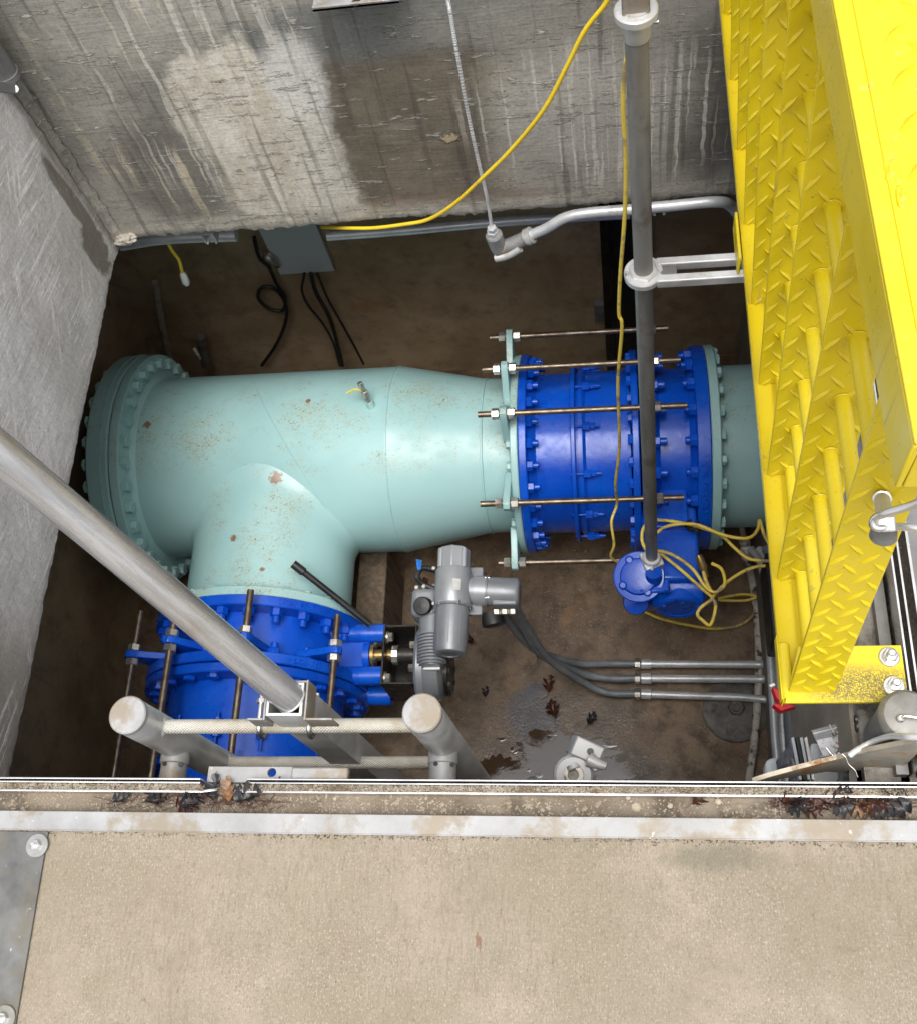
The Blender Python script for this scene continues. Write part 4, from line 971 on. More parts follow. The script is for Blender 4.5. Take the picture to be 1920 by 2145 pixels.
# ------------------------------------------------------------------ conduits on the floor
def thing_tube(name, label, cat, pts, r, mat, parts=(), group=None, per=8, n=12):
    o = MB().tube(crom(pts, per), r, n).build(name, M[mat]); return tag(o, label, cat, group)
zc = FL + .05
CT = [(1318, 1270, 1540, 1316, .017, 'upper'), (1347, 1270, 1545, 1345, .0175, 'middle'), (1378, 1270, 1550, 1390, .0165, 'lowest')]
for i, (yl, xl, xr, yr, rr, w_) in enumerate(CT):
    p0 = S(xl + 2, yl, z=zc); p1 = S(1470, yl + (yr - yl) * .55 + (2 if i < 2 else 0), z=zc)
    t = thing('steel_conduit', f'{w_} of the three steel conduits crossing the pit floor to the right wall', 'conduit', tuple(p0), 'steel conduits across the pit floor')
    p2 = S(xr - 22, yr + (3 if i < 2 else 0), z=zc + .01); p3 = S(xr + 5, yr - (6 if i < 2 else 0), z=zc + .10); p4 = S(xr + 12, yr - 20, z=zc + .22)
    MB().tube(crom([p0, p0.lerp(p1, .5), p1, p2, p3, p4], 8), rr, 16).build('pipe', M['galv'], t)
    dd = (p1 - p0).normalized()
    MB().lathe([(0, rr + .001), (.001, rr + .005), (.042, rr + .006), (.044, rr + .001)], p0, dd, 24).build('coupling', M['galv'], t)
    MB().hexp(p0 - dd * .026, p0 - dd * .002, rr + .009, 0, 8).build('gland_nut', M['nutm'], t)
    # flexible tail
    e = p0 - dd * .022
    hub = S(995 + (30 if i == 2 else 4 if i == 0 else 18), 1206, z=az - .08)
    mids = [(1010, 1235, -2.25), (1060, 1288, -2.6), (1140, 1316, -2.88)] if i == 0 else [(1035, 1240, -2.3), (1075, 1300, -2.62), (1150, 1336, -2.9)] if i == 1 else [(1042, 1240, -2.3), (1090, 1310, -2.65), (1160, 1356, -2.9)]
    MB().tube(crom([hub + V(0, .02, .03), hub] + [S(a_, b_, z=c_) for a_, b_, c_ in mids] + [e - dd * .12, e], 8), rr - .001, 14).build('flexible_conduit', M['flex'], t)
for i, (xa, rr, z_) in enumerate(((.525, .017, -2.52), (.505, .016, -2.42), (.52, .024, -2.30))):
    pts = [S(1549 + i * 14, 1545, z=z_), S(1545 + i * 13, 1420, z=z_), S(1537 + i * 6, 1280, z=z_)]
    pts = [V(xa - .01, .2, z_), V(xa - .01, .9, z_), V(xa - .008, 1.25, z_), V(xa, 1.6, z_ - .03)]
    x_px = (1546, 1562, 1578)[i]; z2 = z_
    q0 = S(x_px, 1540, z=z2); q1 = S(x_px - 8, 1450, z=z2); q2 = S(x_px - 20, 1250, z=z2); q3 = S(x_px - 32, 1130, z=z2 - .05); q4 = S(x_px - 55, 1090, z=z2 - .1)
    thing_tube('wall_conduit', ('thin steel conduit along the foot of the right wall, nearest the floor', 'second steel conduit along the right wall, between thin and thick ones', 'thick dull conduit along the right wall, highest of the three')[i], 'conduit',
               [q0 + (q0 - q1) * 2, q0, q1, q2, q3, q4], rr, 'galv' if i < 2 else 'flex', group='conduits along the right wall')
bb = S(1532, 1180, z=-2.1)
t = thing('junction_box', 'black upright box with a white label, half hidden behind the yellow grate', 'electrical box', tuple(bb))
MB().box((bb.x - .012, S(1532, 1272, z=-2.1).y, -2.3), (bb.x + .06, S(1532, 1095, z=-2.1).y, -2.1)).build('box_body', M['black'], t, bevel=.01)
MB().box((bb.x + .004, bb.y - .05, -2.0995), (bb.x + .02, bb.y + .03, -2.0985)).build('label', M['white'], t)

# dirty hose on floor with fitting
thing_tube('hose', 'dirt stained white hose snaking along the floor beside the right wall', 'hose',
           [S(*q, z=FL + .03) for q in ((1482, 1620), (1487, 1545), (1496, 1480), (1503, 1400), (1506, 1330), (1505, 1270), (1502, 1220), (1497, 1180))] + [S(1490, 1140, z=-2.9), S(1484, 1110, z=-2.75)], .0165, 'hose')
fp = S(1483, 1105, z=-2.72); fq = S(1472, 1045, z=-2.58)
t = thing('drain_valve', 'small drain valve hanging under the mint wall pipe, wrapped at its joint', 'valve', tuple(fp))
dd = (fq - fp).normalized()
MB().cyl(fq, fp.lerp(fq, .35), .012, n=14).build('nipple', M['rust'], t)
MB().hexp(fp.lerp(fq, .42), fp.lerp(fq, .55), .024).build('hex_nut', M['rust'], t)
MB().cyl(fp.lerp(fq, .40), fp.lerp(fq, .30), .020, n=20, ch=.003).build('white_band', M['white'], t)
MB().lathe([(0, .018), (.02, .026), (.05, .022), (.06, .026), (.075, .02)], fp - dd * .02, dd, 18).build('valve_body', M['hose'], t)
# cast iron floor cover
fc = S(1458, 1412, z=FL)
t = thing('floor_cover', 'round dark cast iron cover with a hex plug set in the pit floor', 'floor cover', tuple(fc))
MB().lathe([(0, .135), (.012, .135), (.018, .125), (.018, 0)], fc, (0, 0, 1), 56).build('lid', M['iron'], t)
MB().hexp(fc + V(.005, .01, .018), fc + V(.005, .01, .030), .036, .2).build('plug', M['iron'], t)
MB().lathe([(0, .020), (.010, .020), (.010, .013), (.001, .013)], fc + V(.005, .01, .030), (0, 0, 1), 24).build('socket', M['iron'], t)
for k in range(3):
    an = .9 + k * 2.09; p = fc + V(.09 * math.cos(an), .09 * math.sin(an), .018); MB().lathe([(0, .018), (.005, .018), (.006, .012), (.006, 0)], p, (0, 0, 1), 16).build('bolt_hole', M['iron'], t)

# support pier under the branch and timber
pr = S(735, 1180, z=-2.75)
MBp = MB().box((S(705, 1180, z=-2.6).x, S(730, 1280, z=-2.6).y, FL), (S(762, 1180, z=-2.6).x, S(730, 1085, z=-2.6).y, -2.62)).build('support_pier', M['wood'], bevel=.006)
tag(MBp, 'brown weathered upright support block beneath the mint pipe junction', 'support')
o = MB().cyl(S(590, 1125, z=-1.94), S(735, 1240, z=-2.12), .0125, n=18)
o.cyl(S(582, 1119, z=-1.93), S(600, 1133, z=-1.95), .0165, n=18).build('x', M['black']) if 0 else None
o.lathe([(0, .0165), (.05, .0165), (.052, .0125)], S(582, 1119, z=-1.93), S(600, 1133, z=-1.95) - S(582, 1119, z=-1.93), 18)
tag(o.build('probe_cable', M['black']), 'black rod ended cable leaning across the mint branch towards the valve', 'cable')

# ------------------------------------------------------------------ back wall fittings
yb = BY - .06
b0 = S(540, 455, y=yb); 
e = thing('electrical_enclosure', 'flat grey electrical enclosure hung high on the dark back wall', 'enclosure', tuple(b0))
lo = S(566, 543, y=BY - .035); hi = S(655, 540, y=BY - .035)
MB().box((lo.x - .02, BY - .025, lo.z + .002), (hi.x + .02, BY - .001, lo.z + .42)).build('case', M['boxg'], e, bevel=.004)
MB().box((lo.x - .024, BY - .036, lo.z - .004), (hi.x + .024, BY - .0252, lo.z + .42)).build('door', M['boxg'], e, bevel=.003)
cb = [[(605, 542), (600, 575), (612, 605), (640, 640), (662, 680), (675, 725)], [(618, 542), (628, 580), (655, 630), (672, 690), (680, 725)], [(630, 542), (650, 590), (672, 630), (700, 680), (722, 722)]]
nm = ('leftmost', 'middle', 'rightmost')
for i, c in enumerate(cb):
    thing_tube('cable', f'{nm[i]} black cable dropping from the grey enclosure behind the pipe', 'cable', [S(a_, b_, y=yb - .02 - .03 * i) for a_, b_ in c], .010 if i == 1 else .006, 'black', group='black cables below the enclosure')
thing_tube('cable', 'black cable with a loose coil hanging left of the grey enclosure', 'cable', [S(a_, b_, y=yb) for a_, b_ in ((505, 470), (515, 510), (535, 530), (548, 560), (566, 590), (562, 615), (535, 612), (514, 592), (518, 572), (540, 570), (562, 590), (570, 620), (562, 655), (545, 690), (520, 725))], .0085, 'black', per=10)
gl = S(528, 505, y=yb)
tag(MB().lathe([(0, .012), (.01, .022), (.05, .024), (.07, .014), (.09, .012)], gl, (.3, 0, -.8), 18).build('cable_gland', M['nutm']), 'metal cable gland on the looped black cable beside the enclosure', 'cable gland')
# horizontal conduits on back wall just under the slab
yk = 2.62
thing_tube('conduit', 'long dull conduit high on the back wall, running right from the enclosure', 'conduit', [S(650, 468, y=yk), S(800, 457, y=yk), S(950, 443, y=yk), S(1100, 432, y=yk), S(1250, 424, y=yk)], .018, 'galv')
thing_tube('conduit', 'short grey conduit under the slab at the far left corner', 'conduit', [S(240, 485, y=2.45), S(330, 472, y=2.45), S(470, 466, y=2.45)], .022, 'galv')
for (dx_, dy_) in ((417, 470), (1308, 412)):
    c = S(dx_, dy_, y=2.34); t = thing('strut_channel', 'open zinc strut channel end under the slab, ' + ('left of the grey enclosure' if dx_ < 900 else 'right of the stem tube'), 'strut channel', tuple(c), 'strut channel ends under the far slab')
    for s_ in (-1, 1):
        MB().box((c.x + s_ * .019 - .0015, 2.33, c.z - .022), (c.x + s_ * .019 + .0015, 2.6, c.z + .022)).build('side', M['galv'], t)
        MB().box((c.x + s_ * .0145 - .003, 2.33, c.z - .025), (c.x + s_ * .0145 + .003, 2.6, c.z - .0222)).build('lip', M['galv'], t)
    MB().box((c.x - .020, 2.33, c.z + .0222), (c.x + .020, 2.6, c.z + .025)).build('web', M['galv'], t)
thing_tube('drain_pipe', 'thin rusty vertical pipe in the dark left corner of the room', 'pipe', [S(a_, b_, y=yb) for a_, b_ in ((308, 560), (318, 620), (328, 670), (338, 710))], .016, 'rust')
t = thing('plug_lead', 'yellow cord end with clear plug hanging under the far left slab', 'extension cord', tuple(S(350, 510, y=2.5)))
MB().tube(crom([S(a_, b_, y=2.5) for a_, b_ in ((330, 475), (342, 497), (355, 515), (362, 540))]), .0065, 10).build('cord', M['cordy'], t)
MB().lathe([(0, .007), (.015, .013), (.06, .015), (.075, .009), (.075, 0)], S(362, 540, y=2.5), S(372, 566, y=2.5) - S(362, 540, y=2.5), 14).build('plug', M['white'], t)
vv = S(395, 700, y=yb - .1)
t = thing('wall_valve', 'dim small valve with pale lever on the dark back wall behind the pipe', 'valve', tuple(vv))
MB().cyl(S(398, 668, y=yb - .05), S(410, 725, y=yb - .05), .022, n=18).build('valve_body', M['iron'], t)
MB().box((-.007, -.004, 0), (.007, .004, .085), frame(S(386, 692, y=yb - .14), S(398, 712, y=yb - .14) - S(386, 692, y=yb - .14))).build('lever', M['hose'], t)
# dark door or panel behind the stem
dk = S(1240, 600, y=BY - .02)
t = thing('cable_trough', 'black upright panel on the back wall behind the stem tube', 'panel', tuple(dk))
MB().box((S(1215, 560, y=BY).x, BY - .03, FL), (S(1290, 560, y=BY).x, BY - .001, ZS)).build('panel', M['black'], t)
MB().box((S(1196, 560, y=BY).x, BY - .05, FL), (S(1213, 560, y=BY).x, BY - .001, ZS)).build('edge_angle', M['blackmetal'], t)
o = MB().box((S(1178, 590, y=BY).x, BY - .04, S(1178, 625, y=BY).z), (S(1198, 590, y=BY).x, BY - .001, S(1178, 592, y=BY).z)).build('switch_box', M['alu_dark'])
tag(o, 'small dull switch box on the back wall left of the black panel', 'switch box')

# ------------------------------------------------------------------ conduit body, armoured cable, cords
yc = 2.215
t = thing('conduit_elbow', 'cast aluminium conduit elbow hanging below the slab at the cable end', 'conduit fitting', tuple(S(990, 490, y=yc)))
e0, e1, e2_ = S(980, 466, y=yc), S(986, 500, y=yc), S(1050, 468, y=yc)
MB().lathe([(-.004, .0), (-.004, .024), (.0, .027), (.05, .0265), (.075, .024), (.085, .012), (.085, 0)], e0, (.12, 0, -1), 32).build('socket', M['alu_white'], t)
MB().tube([e1 + V(.0, 0, .012), e1.lerp(e2_, .3) + V(0, 0, .004), e1.lerp(e2_, .7), e2_], .0245, 24, rf=lambda u: 1 - .12 * u).build('body', M['alu_white'], t)
MB().tube(crom([e1 + V(-.004, -.02, -.004), e1.lerp(e2_, .35) + V(0, -.022, -.014), e1.lerp(e2_, .72) + V(0, -.02, -.012)]), .013, 12).build('cover_rim', M['alu'], t)
MB().lathe([(-.012, .0245), (-.010, .027), (.010, .027), (.012, .0225)], e2_, e2_ - e1, 32).build('collar', M['alu'], t)
MB().hexp(e0 + V(-.002, 0, .0), e0 + V(-.002, 0, .022), .019).hexp(e0 + V(-.002, 0, .024), e0 + V(-.003, 0, .038), .015).build('hex_connector', M['galv'], t)
pts = [S(a_, b_, y=yc) for a_, b_ in ((1055, 465), (1085, 452), (1120, 432), (1160, 423), (1240, 416), (1330, 408), (1420, 400))] + [S(1450, 408, y=yc + .03), S(1475, 440, y=yc + .05)]
thing_tube('bent_conduit', 'shiny bent conduit running right from the cast elbow under the slab edge', 'conduit', pts, .0165, 'galv')
pts = crom([S(a_, b_, y=2.22) for a_, b_ in ((885, -20), (893, 20), (908, 110), (930, 230), (952, 330), (968, 400), (976, 455))], 60)
mb = MB()
mb.tube(pts, .0048, 10, rf=lambda u: 1 + .16 * (1 if int(u * (len(pts) - 1)) % 3 else -1))
tag(mb.build('armoured_cable', M['galv'], smooth=0), 'thin ribbed metal armoured cable hanging down the stained far wall', 'cable')
pts = [S(*q[:2], y=q[2]) for q in ((1215, -20, 2.1), (1200, 8, 2.1), (1160, 60, 2.1), (1125, 130, 2.1), (1080, 215, 2.1), (1020, 290, 2.12), (960, 350, 2.13), (900, 405, 2.16), (850, 435, 2.2), (800, 445, 2.22), (740, 452, 2.25), (680, 452, 2.3), (640, 450, 2.4))]
thing_tube('extension_cord', 'bright yellow cord draped diagonally across the stained far wall', 'extension cord', pts, .0058, 'cordy')
pts = [S(1262, -40, y=1.75), S(1258, 40, y=1.75), S(1246, 100, y=1.75), S(1238, 150, y=1.75), S(1236, 210, y=1.75), S(1241, 300, y=1.75), S(1241, 380, y=1.75), S(1238, 450, y=1.74), S(1231, 540, y=1.73), S(1228, 620, y=1.72), S(1234, 650, y=1.71), S(1226, 760, y=1.70), S(1229, 880, y=1.68), S(1221, 960, y=1.66), S(1224, 1000, z=-1.86), S(1213, 1035, z=-1.9), S(1218, 1080, z=-2.0), S(1212, 1105, z=-2.1), S(1232, 1120, z=-2.2)]
thing_tube('extension_cord', 'dusty yellow cord hanging straight down beside the stem tube', 'extension cord', pts, .0050, 'cordd')
ZT = -2.12
P3 = lambda L, z: [S(a_, b_, z=z) for a_, b_ in L]
pts = P3([(1300, 1047), (1282, 1042), (1274, 1058), (1276, 1080), (1290, 1098)], ZT + .02) + P3([(1310, 1094), (1340, 1104), (1375, 1130), (1400, 1165), (1420, 1175), (1438, 1160), (1432, 1130), (1412, 1118)], ZT + .05) 
thing_tube('extension_cord', 'tangled yellow cord looped over the blue gearbox, curling round the stem foot', 'extension cord', pts, .0062, 'cordd')
pts = P3([(1300, 1060), (1320, 1046), (1350, 1040), (1385, 1042), (1430, 1060), (1465, 1068), (1490, 1066), (1504, 1050), (1508, 1032), (1516, 1060), (1530, 1086)], ZT + .06)
thing_tube('extension_cord', 'yellow cord arching from the stem over the blue valve neck to the wall', 'extension cord', pts, .0062, 'cordd')
pts = P3([(1302, 1032), (1330, 1034), (1380, 1044), (1430, 1062), (1455, 1085), (1480, 1106), (1500, 1112), (1530, 1114)], ZT + .03)
thing_tube('extension_cord', 'yellow cord lying over the blue valve neck, second strand to the wall', 'extension cord', pts, .0062, 'cordd')
pts = P3([(1310, 1098), (1350, 1130), (1395, 1170), (1412, 1185), (1420, 1205), (1410, 1240), (1395, 1232), (1384, 1220), (1392, 1205), (1412, 1190), (1420, 1178), (1450, 1150), (1490, 1128), (1530, 1122)], ZT + .0)
thing_tube('extension_cord', 'yellow cord knotted in a loop right of the blue gearbox', 'extension cord', pts, .0062, 'cordd')
pts = P3([(1280, 1215), (1310, 1228), (1360, 1240), (1420, 1248), (1470, 1240), (1500, 1215), (1512, 1190), (1530, 1185)], FL + .02)
thing_tube('extension_cord', 'yellow cord sweeping in a wide curve over the floor below the gearbox', 'extension cord', pts, .0066, 'cordd')
pts = P3([(1425, 1188), (1470, 1180), (1500, 1184), (1480, 1192), (1440, 1192), (1425, 1190)], FL + .10)
thing_tube('extension_cord', 'flat doubled yellow cord loop beside the dirty hose', 'extension cord', pts, .006, 'cordd')
pl = S(1390, 1100, z=ZT + .06)
t = thing('cord_plug', 'clear tipped cord plug resting on the blue valve neck', 'plug', tuple(pl))
MB().lathe([(0, 0), (0, .014), (.05, .016), (.06, .010), (.085, .008)], S(1386, 1102, z=ZT + .07), S(1396, 1128, z=ZT + .05) - S(1386, 1102, z=ZT + .07), 14).build('plug_body', M['brass'], t)
MB().tube(crom(P3([(1394, 1124), (1400, 1150), (1410, 1172)], ZT + .05)), .0065, 8).build('cord', M['cordd'], t)

# ------------------------------------------------------------------ top-left corner pipe and top bracket
pa = S(30, 150, x=-1.55); pb = pa + V(-.0, -.0, .6)
t = thing('corner_pipe', 'grey steel pipe stub clamped in the top left corner of the shaft', 'pipe', tuple(pa))
MB().cyl(pa + V(-.02, 0, -.01), pa + V(-.02, -.0, .26), .032, n=32, ch=.004).build('pipe', M['iron'] if 0 else M['alu_dark'], t)
MB().lathe([(0, .0325), (0, .036), (.016, .036), (.016, .0325)], pa + V(-.02, 0, .0), (0, 0, 1), 32).build('clamp', M['alu_dark'], t)
MB().prism([S(-14, 158, x=-1.52), S(32, 164, x=-1.52), S(41, 170, x=-1.52), S(40, 180, x=-1.52), S(30, 186, x=-1.52), S(-14, 180, x=-1.52)], (-1, 0, 0), .006).build('tab', M['alu_dark'], t, bevel=.002)
MB().cyl(S(28, 178, x=-1.53), S(28, 178, x=-1.53) + V(.008, -.006, .010), .010, n=14).build('rivet', M['alu'], t)
q0, q1 = S(622, 20, y=2.17), S(795, 4, y=2.17)
t = thing('wall_bracket', 'pale chalky metal bracket plate sticking out at the top of the far wall', 'bracket', tuple(q0))
MB().box((q0.x, 2.165, q0.z), (q1.x, 2.28, q0.z + .008)).build('shelf', M['alu_white'], t, bevel=.001)
MB().box((q0.x, 2.165, q0.z - .0), (q1.x, 2.172, q0.z + .012)).build('front_lip', M['alu_white'], t, bevel=.001)
hc = S(707, 4, z=q0.z + .009); MB().lathe([(0, .012), (.0012, .012), (.0012, 0)], V(hc.x, hc.y, q0.z + .0082), (0, 0, 1), 20).build('bolt_hole', M['black'], t)

# ------------------------------------------------------------------ yellow raised grate
G = thing('safety_grate', 'tall yellow diamond plate safety grate standing open along the right side', 'safety grate', (.27, .45, 0))
LEAN = .088
XLS = [-.001, -.016, -.029, -.040, -.052, -.056, -.058, -.06, -.06, -.06]
def GP(x, y, z, k): return V(x + XLS[k] * max(z, 0), y + LEAN * z, z)
PITCH = .185; ZTOP = .858
def lugs(mb, O_, u, v, n_, u0, u1, v0, v1, pu=.036, pv=.050, L=.0185, wdt=.0042, h=.0032, ang=52):
    nv = int((v1 - v0) / (pv / 2))
    for j in range(nv + 1):
        for i in range(-1, int((u1 - u0) / pu) + 2):
            cu = u0 + i * pu + (pu / 2 if j % 2 else 0) + pu * .25; cv = v0 + j * pv / 2
            if cu < u0 - .004 or cu > u1 + .004 or cv > v1: continue
            an = R_(ang if j % 2 == 0 else -ang)
            c = O_ + u * cu + v * cv; d = u * math.cos(an) + v * math.sin(an); w_ = v * math.cos(an) - u * math.sin(an)
            ca_ = math.cos(an)
            La, Lb = max(.003, min(L, (cu - u0) / ca_)), max(.003, min(L, (u1 - cu) / ca_))
            vs = [c - d * La, c + d * Lb, c + w_ * wdt, c - w_ * wdt, c - d * La * .5 + n_ * h, c + d * Lb * .5 + n_ * h]
            mb.add(vs, [(0, 3, 4), (3, 5, 4), (3, 1, 5), (1, 2, 5), (2, 5, 4), (2, 0, 4)])
SX0, SX1 = .239, .308
ys = [.471, .663, .851, 1.029, 1.200, 1.382, 1.565, 1.75, 1.935, 2.11]
for k, y in enumerate(ys):
    top = ZTOP - (.012 * k)
    a_, b_, c_, d_ = GP(SX0, y, -.008, k), GP(SX1, y, -.008, k), GP(SX1, y, top, k), GP(SX0, y, top, k)
    s_ = MB().prism([a_, b_, c_, d_], (0, 1, -LEAN), .005).build('slat', M['yellow'], G, bevel=.0009)
    u_ = V(1, 0, 0); v2 = V(XLS[k], LEAN, 1).normalized(); nn = u_.cross(v2).normalized(); nn = nn if nn.y < 0 else -nn
    mb = MB(); lugs(mb, V(0, y, 0) + nn * .0001, u_, v2, nn, SX0, SX1, -.004, top)
    for v in mb.v: pass
    stuff(mb.build('raised_tread', M['yellow'], s_, smooth=30))
    if k > 0:
        for i in range(7):
            z = .01 + .119 * i
            c0 = GP(.275, y, z, k); c1 = GP(.275, ys[k - 1], z, k)
            MB().cyl(c0, c1 + V(0, .006, 0), .0098, n=16).build('rod', M['yellow'], G)
            MB().lathe([(0, .0098), (0, .0118), (.0015, .0112), (.002, .0098)], c0, (0, -1, 0), 16).build('weld_bead', M['yellow'], s_)
MB().box((.2325, .459, -.016), (.284, 2.20, -.0085)).build('bottom_flat', M['yellow'], G, bevel=.001)
MB().box((.2305, .462, -.0165), (.2322, 2.20, .001)).build('bottom_rail', M['yellow'], G, bevel=.001)
hk = S(1465, 470, z=0)
MB().box((.2225, hk.y - .05, -.05), (.2284, hk.y + .06, .002)).build('hinge_leaf', M['yellow'], G, bevel=.003)
MB().box((.2305, .4585, -.030), (.2322, .4615, .002)).box((.2285, .462, -.026), (.2303, .565, .002)).build('corner_leaf', M['yellow'], G, bevel=.003)
MB().cyl((.2385, .463, -.002), (.2385, .552, -.002), .009, n=16, ch=.002).build('hinge_barrel', M['yellow'], G)
# top rail: flank facing the pit, broad top face with diamond tread
yA, yB = .402, 2.25
zt, zb2 = .932, .862
rx = lambda y: .2155 - .0225 * (y - yA)
fa, fb = V(rx(yA), yA, zt), V(rx(yB), yB, zt)
tx1 = .40
dv = (fb - fa).normalized()
MB().prism([fa, fb, fb - V(0, 0, zt - zb2), fa - V(0, 0, zt - zb2)], (1, 0, 0), .006).build('top_rail_side', M['yellow'], G, bevel=.0015)
tl = MB().prism([fa + V(0, 0, .0005), fb + V(0, 0, .0005), V(tx1, yB, zt + .0005), V(tx1, yA, zt + .0005)], (0, 0, 1), .006).build('top_plate', M['yellow'], G, bevel=.0015)
MB().prism([V(rx(yA) + .0065, yA, zt), V(tx1, yA, zt), V(tx1, yA, zb2), V(rx(yA) + .0065, yA, zb2)], (0, 1, 0), .006).build('top_rail_end', M['yellow'], G, bevel=.001)
mb = MB(); lugs(mb, V(.0, yA, zt + .0066), V(1, 0, 0), V(0, 1, 0), V(0, 0, 1), rx(yA) + .026, tx1, .0, 1.7, .044, .052, .020, .0048, .0042, 48)
stuff(mb.build('raised_tread', M['yellow'], tl, smooth=30))
mb = MB(); mb.tube([V(rx(yA + .05 + .02 * k) + .018, yA + .05 + .02 * k, zt + .0066) for k in range(60)], .0022, 8); mb.build('edge_bead', M['yellow'], tl)
for (yy, xx, s_) in ((.66, .232, .75), (.632, .236, .6), (.50, .240, .8), (.475, .245, .7), (.452, .252, .6)):
    def lm(u, v, yy=yy, xx=xx, s_=s_):
        th = u * 2 * math.pi; ph = v * math.pi / 2; d = V(math.sin(ph) * math.cos(th), math.sin(ph) * math.sin(th), math.cos(ph))
        r = 1 + .5 * nz(d.x * 1.7 + yy * 9, d.y * 1.7, d.z)
        return V(xx, yy, zt + .004) + V(d.x * .012 * r * s_, d.y * .024 * r * s_, d.z * .006 * r)
    slab_grid(lm, 24, 10).build('weld_lump', M['yellow'], tl)
# base plate with two anchor bolts
bp = [S(1580, 1393, z=.004), S(1803, 1388, z=.004), S(1790, 1281, z=.004), S(1600, 1290, z=.004)]
bpo = MB().prism([V(.2325, .4555, .005), V(bp[1].x, .4555, .005), V(bp[1].x, bp[2].y, .005), V(.26, bp[2].y, .005)], (0, 0, -1), .008).build('base_plate', M['yplate'], G, bevel=.001)
for dx_, dy_ in ((1766, 1303), (1775, 1361)):
    c = S(dx_, dy_, z=.010)
    MB().lathe([(0, .0155), (.002, .0155), (.003, .0145), (.003, 0)], c - V(0, 0, .0045), (0, 0, 1), 28).build('washer', M['chrome'], bpo)
    MB().hexp(c - V(0, 0, .002), c + V(0, 0, .009), .0115, .2).build('nut', M['chrome'], bpo)
    MB().cyl(c + V(0, 0, .008), c + V(0, 0, .020), .0062, n=18, ch=.0015).build('stud', M['chrome'], bpo)
# pin with ring clip and bent handle rod
pc = S(1750, 985, y=.520)
t = thing('lock_pin', 'bright steel pin with a rod loop stuck through the front yellow slat', 'locking pin', tuple(pc))
pe_ = S(1757, 1040, y=.462)
MB().cyl(pc + V(0, .0, 0), pe_, .0080, .0085, n=24, ch=.001).build('pin', M['alu'], t)
MB().lathe([(0, .0080), (0, .0098), (.003, .0098), (.004, .0080)], pc.lerp(pe_, .08), pe_ - pc, 24).build('collar', M['chrome'], t)
MB().box((-.009, -.008, -.005), (.009, .008, .006), frame(pe_, (0, -.4, 1), V(1, 0, 0))).build('pin_head', M['alu'], t, bevel=.002)
py_ = .465
MB().tube(crom([S(1830, 995, y=py_), S(1800, 1006, y=py_), S(1760, 1018, y=py_), S(1738, 1028, y=py_), S(1733, 1040, y=py_ - .004), S(1742, 1048, y=py_ - .008), S(1765, 1046, y=py_ - .006), S(1800, 1046, y=py_), S(1835, 1050, y=py_)], 8), .0042, 12).build('loop_rod', M['chrome'], t)
MB().lathe([(0, .0), (0, .013), (.008, .014), (.012, .010), (.012, 0)], S(1755, 1054, y=.470), (0, -.3, -1), 24).build('pin_foot', M['alu_dark'], t)

# red tag box by the foot of the grate
rb = S(1552, 1385, z=-.35)
t = thing('tag_box', 'small red and white lockout tag box beneath the foot of the yellow grate', 'tag', tuple(rb))
MB().prism([S(1533, 1362, z=-.34), S(1548, 1372, z=-.34), S(1556, 1398, z=-.34), S(1541, 1386, z=-.34)], (0, 0, -1), .03).build('red_face', M['red'], t, bevel=.001)
MB().prism([S(1534, 1398, z=-.36), S(1556, 1396, z=-.36), S(1580, 1402, z=-.36), S(1550, 1411, z=-.36)], (0, 0, -1), .025).build('red_base', M['red'], t, bevel=.001)
MB().prism([S(1526, 1360, z=-.335), S(1536, 1356, z=-.335), S(1539, 1360, z=-.335), S(1530, 1364, z=-.335)], (0, 0, -1), .002).build('white_tab', M['white'], t)

# ------------------------------------------------------------------ ladder and climbing post
lad = thing('ladder', 'aluminium ladder with round stiles and knurled rungs rising at the pit edge', 'ladder', tuple(S(550, 1440, z=0)))
LD = V(-.0031, .0277, -.9996).normalized()
ca, cb_ = S(256, 1421, z=.0), S(839, 1417, z=.0)
def down(p, d): return p + LD * d
# direction of the stiles so that they read as in the view: toward the wall foot
for c in (ca, cb_):
    MB().cyl(c, down(c, 2.9), .0315, n=40).build('stile', M['alu'], lad)
    MB().lathe([(-.008, 0), (-.008, .0300), (-.006, .0322), (.004, .0322)], c, LD, 40).build('end_cap', M['alu_white'], lad)
for k in range(9):
    o_ = .085 + .335 * k
    p0 = down(ca, o_) + V(.022, -.0, 0); p1 = down(cb_, o_) + V(-.022, 0, 0)
    mb = MB().cyl(p0, p1, .0125, n=28).build('rung', M['knurl'], lad)
    for p, s_ in ((p0, 1), (p1, -1)):
        MB().lathe([(0, .019), (.005, .018), (.010, .0138)], p, V(s_, 0, 0), 24).build('weld', M['alu'], mb)
for c in (ca, cb_):
    b = down(c, .215)
    e_ = V(b.x, .322, b.z + .0)
    st_ = S(347 if c is ca else 877, 1510, z=b.z); st_ = V(b.x, b.y - .03, b.z)
    o2 = MB().cyl(V(b.x, b.y, b.z), V(b.x, .30, b.z), .024, n=32).build('standoff', M['alu_white'], lad)
    MB().lathe([(0, .0255), (.012, .0265), (.028, .0265), (.030, .0245)], V(b.x, b.y - .012, b.z), (0, -1, 0), 32).build('sleeve', M['alu_white'], o2)
    for dx_ in (-.008, .018):
        MB().cyl(V(b.x + dx_, b.y - .045, b.z + math.sqrt(.0245 ** 2 - dx_ ** 2) - .003), V(b.x + dx_ * 1.1, b.y - .045, b.z + math.sqrt(.0245 ** 2 - dx_ ** 2) + .002), .004, n=12).build('set_screw', M['black'], o2)
